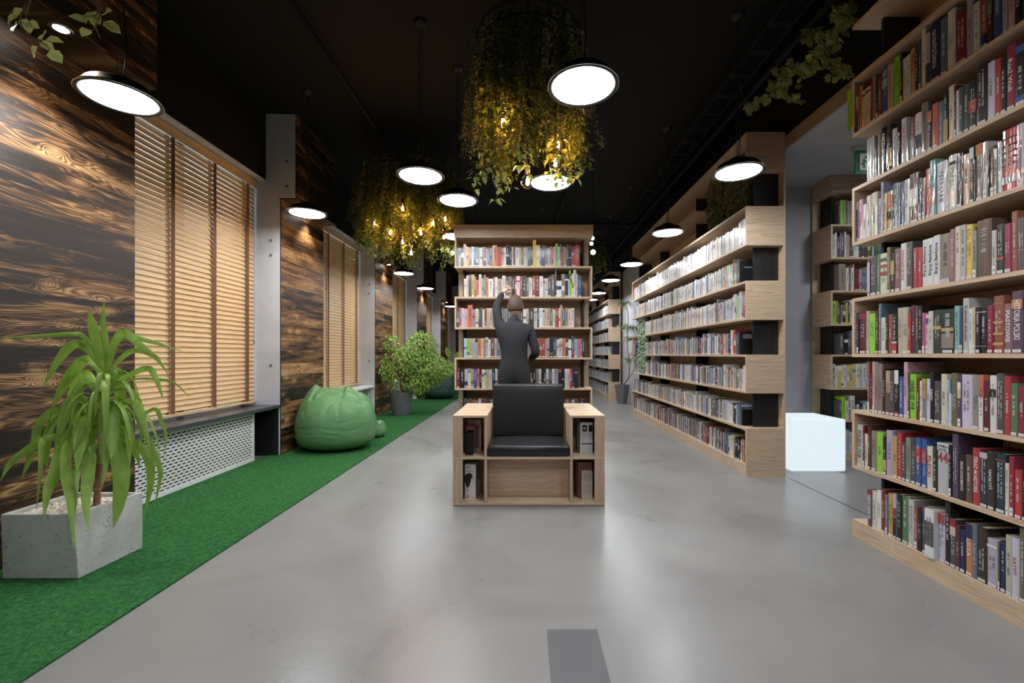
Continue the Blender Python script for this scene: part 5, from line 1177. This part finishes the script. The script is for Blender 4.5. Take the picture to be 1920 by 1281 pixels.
for b_ in br: tube(bm, spline(b_, 4), .0025, 4)
allp = spline(gp, 8)+[q for b_ in br for q in spline(b_, 6)]
for k in range(230):
    p = rr.choice(allp)+Vector((rr.uniform(-1, 1), rr.uniform(-1, 1), rr.uniform(-1, 1)))*.035
    base_d = Vector((rr.uniform(-1, 1), rr.uniform(-.6, .3), rr.uniform(-1, .5))); up = Vector((rr.uniform(-.4, .4), -1, rr.uniform(-.2, .8))).normalized()
    sz = rr.uniform(.035, .068)
    side = base_d.cross(up).normalized()
    for a in (-1.1, -.55, 0, .55, 1.1):
        d = (base_d.normalized()*math.cos(a)+side*math.sin(a)); leaf(acc, p, d, up, sz*(1-.22*abs(a)), sz*.5, 'oval')
obj('stems', bm, stemB, gr, True); obj('leaves', (acc.v, [], acc.f), leafmat('garland_leaves', (.36, .44, .15), (.58, .60, .26)), gr)
# leaf panel in the top of the middle right bookcase
def leafpanel(label, x, y0, y1, z0, z1, n, m, ls, seed, nm='leaf_panel'):
    rr = random.Random(seed); th = thing(nm, label, 'green wall', (x+.1, (y0+y1)/2, z0))
    obj('backing', B((x+.06, x+.09, y0+.01, y1-.01, z0+.002, z1)), blackT, th); acc = Acc()
    for k in range(n):
        side = rr.random() < .2
        p = Vector((x+rr.uniform(0, .06), (y0+.01 if side else rr.uniform(y0, y1)), rr.uniform(z0+.03, z1)))
        if side: p.x = x+rr.uniform(0, .09)
        d = Vector((rr.uniform(-.8, -.1), rr.uniform(-.7, .5), rr.uniform(-1.2, .1)))
        leaf(acc, p, d, Vector((-1, -.5, .5)), ls*rr.uniform(.7, 1.2), ls*.55, 'oval')
    obj('leaves', (acc.v, [], acc.f), m, th)
leafpanel('dark brownish-green ivy panel in the top shelves of the middle right bookcase', 2.13, 4.13, 5.06, 2.447, 3.08, 1100, ivyD, .07, 21)
leafpanel('variegated climbing plant filling the open niche at the bookcase far end', 2.06, 7.42, 7.92, .77, 1.745, 900, wallPl, .065, 22, 'climbing_plant')
face_book(2.03, 2.16, 8.00, .02, 1.10, .21, 'blue', 'blue book in the small end box beside the climbing plant', [(.1, .9, .1, .5, 'navy')])
# tall planter with spidery palm in the gap
sp_ = thing('spider_palm', 'tall grey planter with arching spiky grassy leaves between the right bookcases', 'plant', (2.2, 9.7, 0))
bm = bmesh.new(); lathe(bm, [(.001, 0), (.11, 0), (.17, .42), (.155, .42), (.145, .36), (.001, .36)], (2.17, 9.75, .001), 4); o_ = obj('pot', bm, MATS['grey_pot'], sp_)
bm = bmesh.new(); st_ = [px(1180, 700, 9.5), px(1176, 640, 9.3), px(1178, 590, 9.2), px(1170, 570, 9.2)]
tube(bm, spline([Vector((2.17, 9.75, .36))]+st_, 4), .012, 6, .006)
tube(bm, spline([Vector((2.17, 9.75, .36)), px(1190, 690, 9.2), px(1186, 640, 9.1)], 4), .010, 6, .006)
obj('stem', bm, barkM, sp_, True)
acc = Acc(); rr = random.Random(4)
for (x, y, rpx) in ((1170, 572, 22), (1168, 618, 24), (1180, 640, 20), (1178, 680, 22), (1187, 618, 18), (1190, 668, 18)):
    C0 = px(x, y, 9.1)
    for k in range(46):
        a = rr.uniform(0, 2*PI); ln = rpx*9.65/F*rr.uniform(.7, 1.1); d = Vector((math.cos(a), math.sin(a)*.8, rr.uniform(.1, .8))).normalized()
        pts = [C0, C0+d*ln*.5+Vector((0, 0, ln*.10)), C0+d*ln*.9+Vector((0, 0, -ln*.30)), C0+d*ln+Vector((0, 0, -ln*.75))]
        for q in pts: q.x = min(q.x, 2.35)
        i0 = len(acc.v); s_ = d.cross(Vector((0, 0, 1))).normalized()*.006
        for j, q in enumerate(pts): w_ = (1, 1, .7, .05)[j]; acc.v += [tuple(q+s_*w_), tuple(q-s_*w_)]
        for j in range(3): acc.f.append((i0+2*j, i0+2*j+1, i0+2*j+3, i0+2*j+2))
obj('leaves', (acc.v, [], acc.f), vine2 if False else leafmat('spiky_leaves', (.10, .17, .05), (.30, .34, .16)), sp_)
# ------------------------------------------------------------ person at the centre bookcase
pe = thing('person', 'person in dark shirt seen from behind, reaching up to a book on the centre bookcase', 'person', (-.11, 4.30, 0))
def skin_body(name, verts, edges, radii, m, root=0, sub=2, parent=pe):
    me = bpy.data.meshes.new(name); me.from_pydata(verts, edges, []); o = bpy.data.objects.new(name, me); COL.objects.link(o)
    o.parent = parent; o.matrix_parent_inverse = Matrix.Translation(-parent.location)
    md = o.modifiers.new('skin', 'SKIN'); md.use_smooth_shade = True
    for i_, r in enumerate(radii):
        sv = me.skin_vertices[0].data[i_]; sv.radius = r if isinstance(r, tuple) else (r, r); sv.use_root = (i_ == root)
    s = o.modifiers.new('sub', 'SUBSURF'); s.levels = sub; s.render_levels = sub
    me.materials.append(m); return o
px0, py0 = -.115, 4.31
bv = [(px0, py0, .93), (px0, py0, 1.06), (px0-.005, py0, 1.20), (px0-.005, py0, 1.33), (px0, py0+.005, 1.42), (px0+.0, py0+.015, 1.50),
 (px0-.155, py0+.01, 1.385), (-.30, 4.36, 1.585), (-.245, 4.52, 1.74),     # left arm up: shoulder, elbow, wrist
 (px0+.155, py0, 1.35), (px0+.22, py0-.03, 1.11), (px0+.16, py0+.16, 1.05),  # right arm bent
 (px0-.09, py0, .88), (px0-.10, py0+.02, .50), (px0-.11, py0-.02, .10), (px0-.11, py0+.10, .045),
 (px0+.09, py0, .88), (px0+.10, py0+.01, .50), (px0+.11, py0-.04, .10), (px0+.11, py0+.09, .045)]
be = [(0, 1), (1, 2), (2, 3), (3, 4), (4, 5), (3, 6), (6, 7), (7, 8), (3, 9), (9, 10), (10, 11), (0, 12), (12, 13), (13, 14), (14, 15), (0, 16), (16, 17), (17, 18), (18, 19)]
brd = [(.15, .11), (.135, .10), (.15, .11), (.155, .11), (.06, .06), (.052, .052), (.062, .06), (.046, .046), (.031, .028), (.062, .06), (.048, .046), (.032, .03), (.095, .095), (.066, .066), (.042, .042), (.04, .03), (.095, .095), (.066, .066), (.042, .042), (.04, .03)]
ob = skin_body('body', bv, be, brd, skinM)
ob.data.materials.clear(); ob.data.materials.append(shirtM)
# shirt collar, trousers as slightly larger clothing shells
skin_body('trousers', [(px0, py0, .80), (px0, py0, .78), (px0-.09, py0, .74), (px0-.10, py0+.02, .50), (px0-.11, py0-.02, .09), (px0+.09, py0, .74), (px0+.10, py0+.01, .50), (px0+.11, py0-.04, .09)], [(0, 1), (1, 2), (2, 3), (3, 4), (1, 5), (5, 6), (6, 7)], [(.158, .118), (.15, .115), .10, .072, .055, .10, .072, .055], trouM)
bm = bmesh.new()
vs = sphere(bm, (0, 0, 0), 1.0, 32, 24)
HC = Vector((px0+.01, py0+.035, 1.585))
for v in vs:
    d = v.co.copy(); x, y, z = d.x*.074, d.y*.094, d.z*.115
    if z < 0: x *= 1-.25*(-d.z); y *= 1-.12*(-d.z)
    # face looks towards +Y
    if d.y > .8 and abs(d.x) < .25 and -.35 < d.z < .05: y += .018*(1-abs(d.x)/.25)
    if d.y > .6 and .02 < d.z < .2 and .2 < abs(d.x) < .5: y -= .006
    v.co = Vector((x, y, z))+HC
obj('head', bm, skinM, pe, True)
bm = bmesh.new()
for sx in (-1, 1): sphere(bm, HC+Vector((sx*.075, .0, -.005)), .02, 10, 8, (.35, .8, 1.3))
obj('ears', bm, skinM, pe, True)
bm = bmesh.new(); 
for sx in (-1, 1): sphere(bm, HC+Vector((sx*.030, .083, .012)), .012, 10, 8, (1, .5, .7))
obj('eyes', bm, whiteM, pe, True)
bm = bmesh.new(); sphere(bm, HC+Vector((0, .078, -.055)), .022, 10, 8, (1, .4, .3)); obj('mouth', bm, mat('lips', (.42, .15, .13), .5), pe, True)
bm = bmesh.new(); vs = sphere(bm, (0, 0, 0), 1.0, 32, 24)
for v in vs:
    d = v.co.copy(); k = 1.0+.02*noise.noise(d*6)
    x, y, z = d.x*.079*k, d.y*.097*k-.004, d.z*.119*k
    if d.y > .35 and d.z < .45: y = .35*.097-.01; x *= .85; 
    if z < -.055: z = -.055+(z+.055)*.2; x *= .8; y *= .85
    v.co = Vector((x, y, z))+HC
obj('hair', bm, hairM, pe, True)
# hands
def hand(wr, dirv, palmn, sz, parent, curl=.25):
    d = dirv.normalized(); n_ = (palmn-d*palmn.dot(d)).normalized(); s_ = d.cross(n_)
    V_ = [wr, wr+d*.04*sz, wr+d*.085*sz]; E_ = [(0, 1), (1, 2)]; Rr = [(.024, .018), (.034, .016), (.036, .013)]
    o = skin_body('hand', [tuple(v) for v in V_], E_, Rr, skinM, 0, 2, parent)
    for k, (off, ln) in enumerate(((-.028, .062), (-.009, .074), (.010, .070), (.028, .055))):
        b0 = wr+d*.078*sz+s_*off*.9; p1 = b0+d*ln*.45+s_*off*.25; p2 = p1+(d*math.cos(curl*2)+n_*math.sin(curl*2))*ln*.32; p3 = p2+(d*math.cos(curl*4)+n_*math.sin(curl*4))*ln*.28
        skin_body('finger', [tuple(v) for v in (b0, p1, p2, p3)], [(0, 1), (1, 2), (2, 3)], [.0095, .009, .0082, .007], skinM, 0, 1, parent)
    b0 = wr+d*.030*sz-s_*.022; p1 = b0+d*.028-s_*.028; p2 = p1+d*.028-s_*.008+n_*.008
    skin_body('thumb', [tuple(v) for v in (b0, p1, p2)], [(0, 1), (1, 2)], [.013, .0105, .008], skinM, 0, 1, parent)
hand(Vector((-.243, 4.525, 1.748)), Vector((.55, .45, .62)), Vector((.1, 1, -.3)), 1.0, pe)
hand(Vector((px0+.16, py0+.165, 1.05)), Vector((-.3, .8, .15)), Vector((0, .2, -1)), 1.0, pe, .3)
bm = bmesh.new()
for sx, dy in ((-1, 0), (1, -.02)): 
    vs = sphere(bm, (px0+sx*.11, py0+.055+dy, .045), 1, 16, 10, (.045, .13, .044))
obj('shoes', bm, mat('black_shoes', (.012, .012, .012), .4), pe, True)
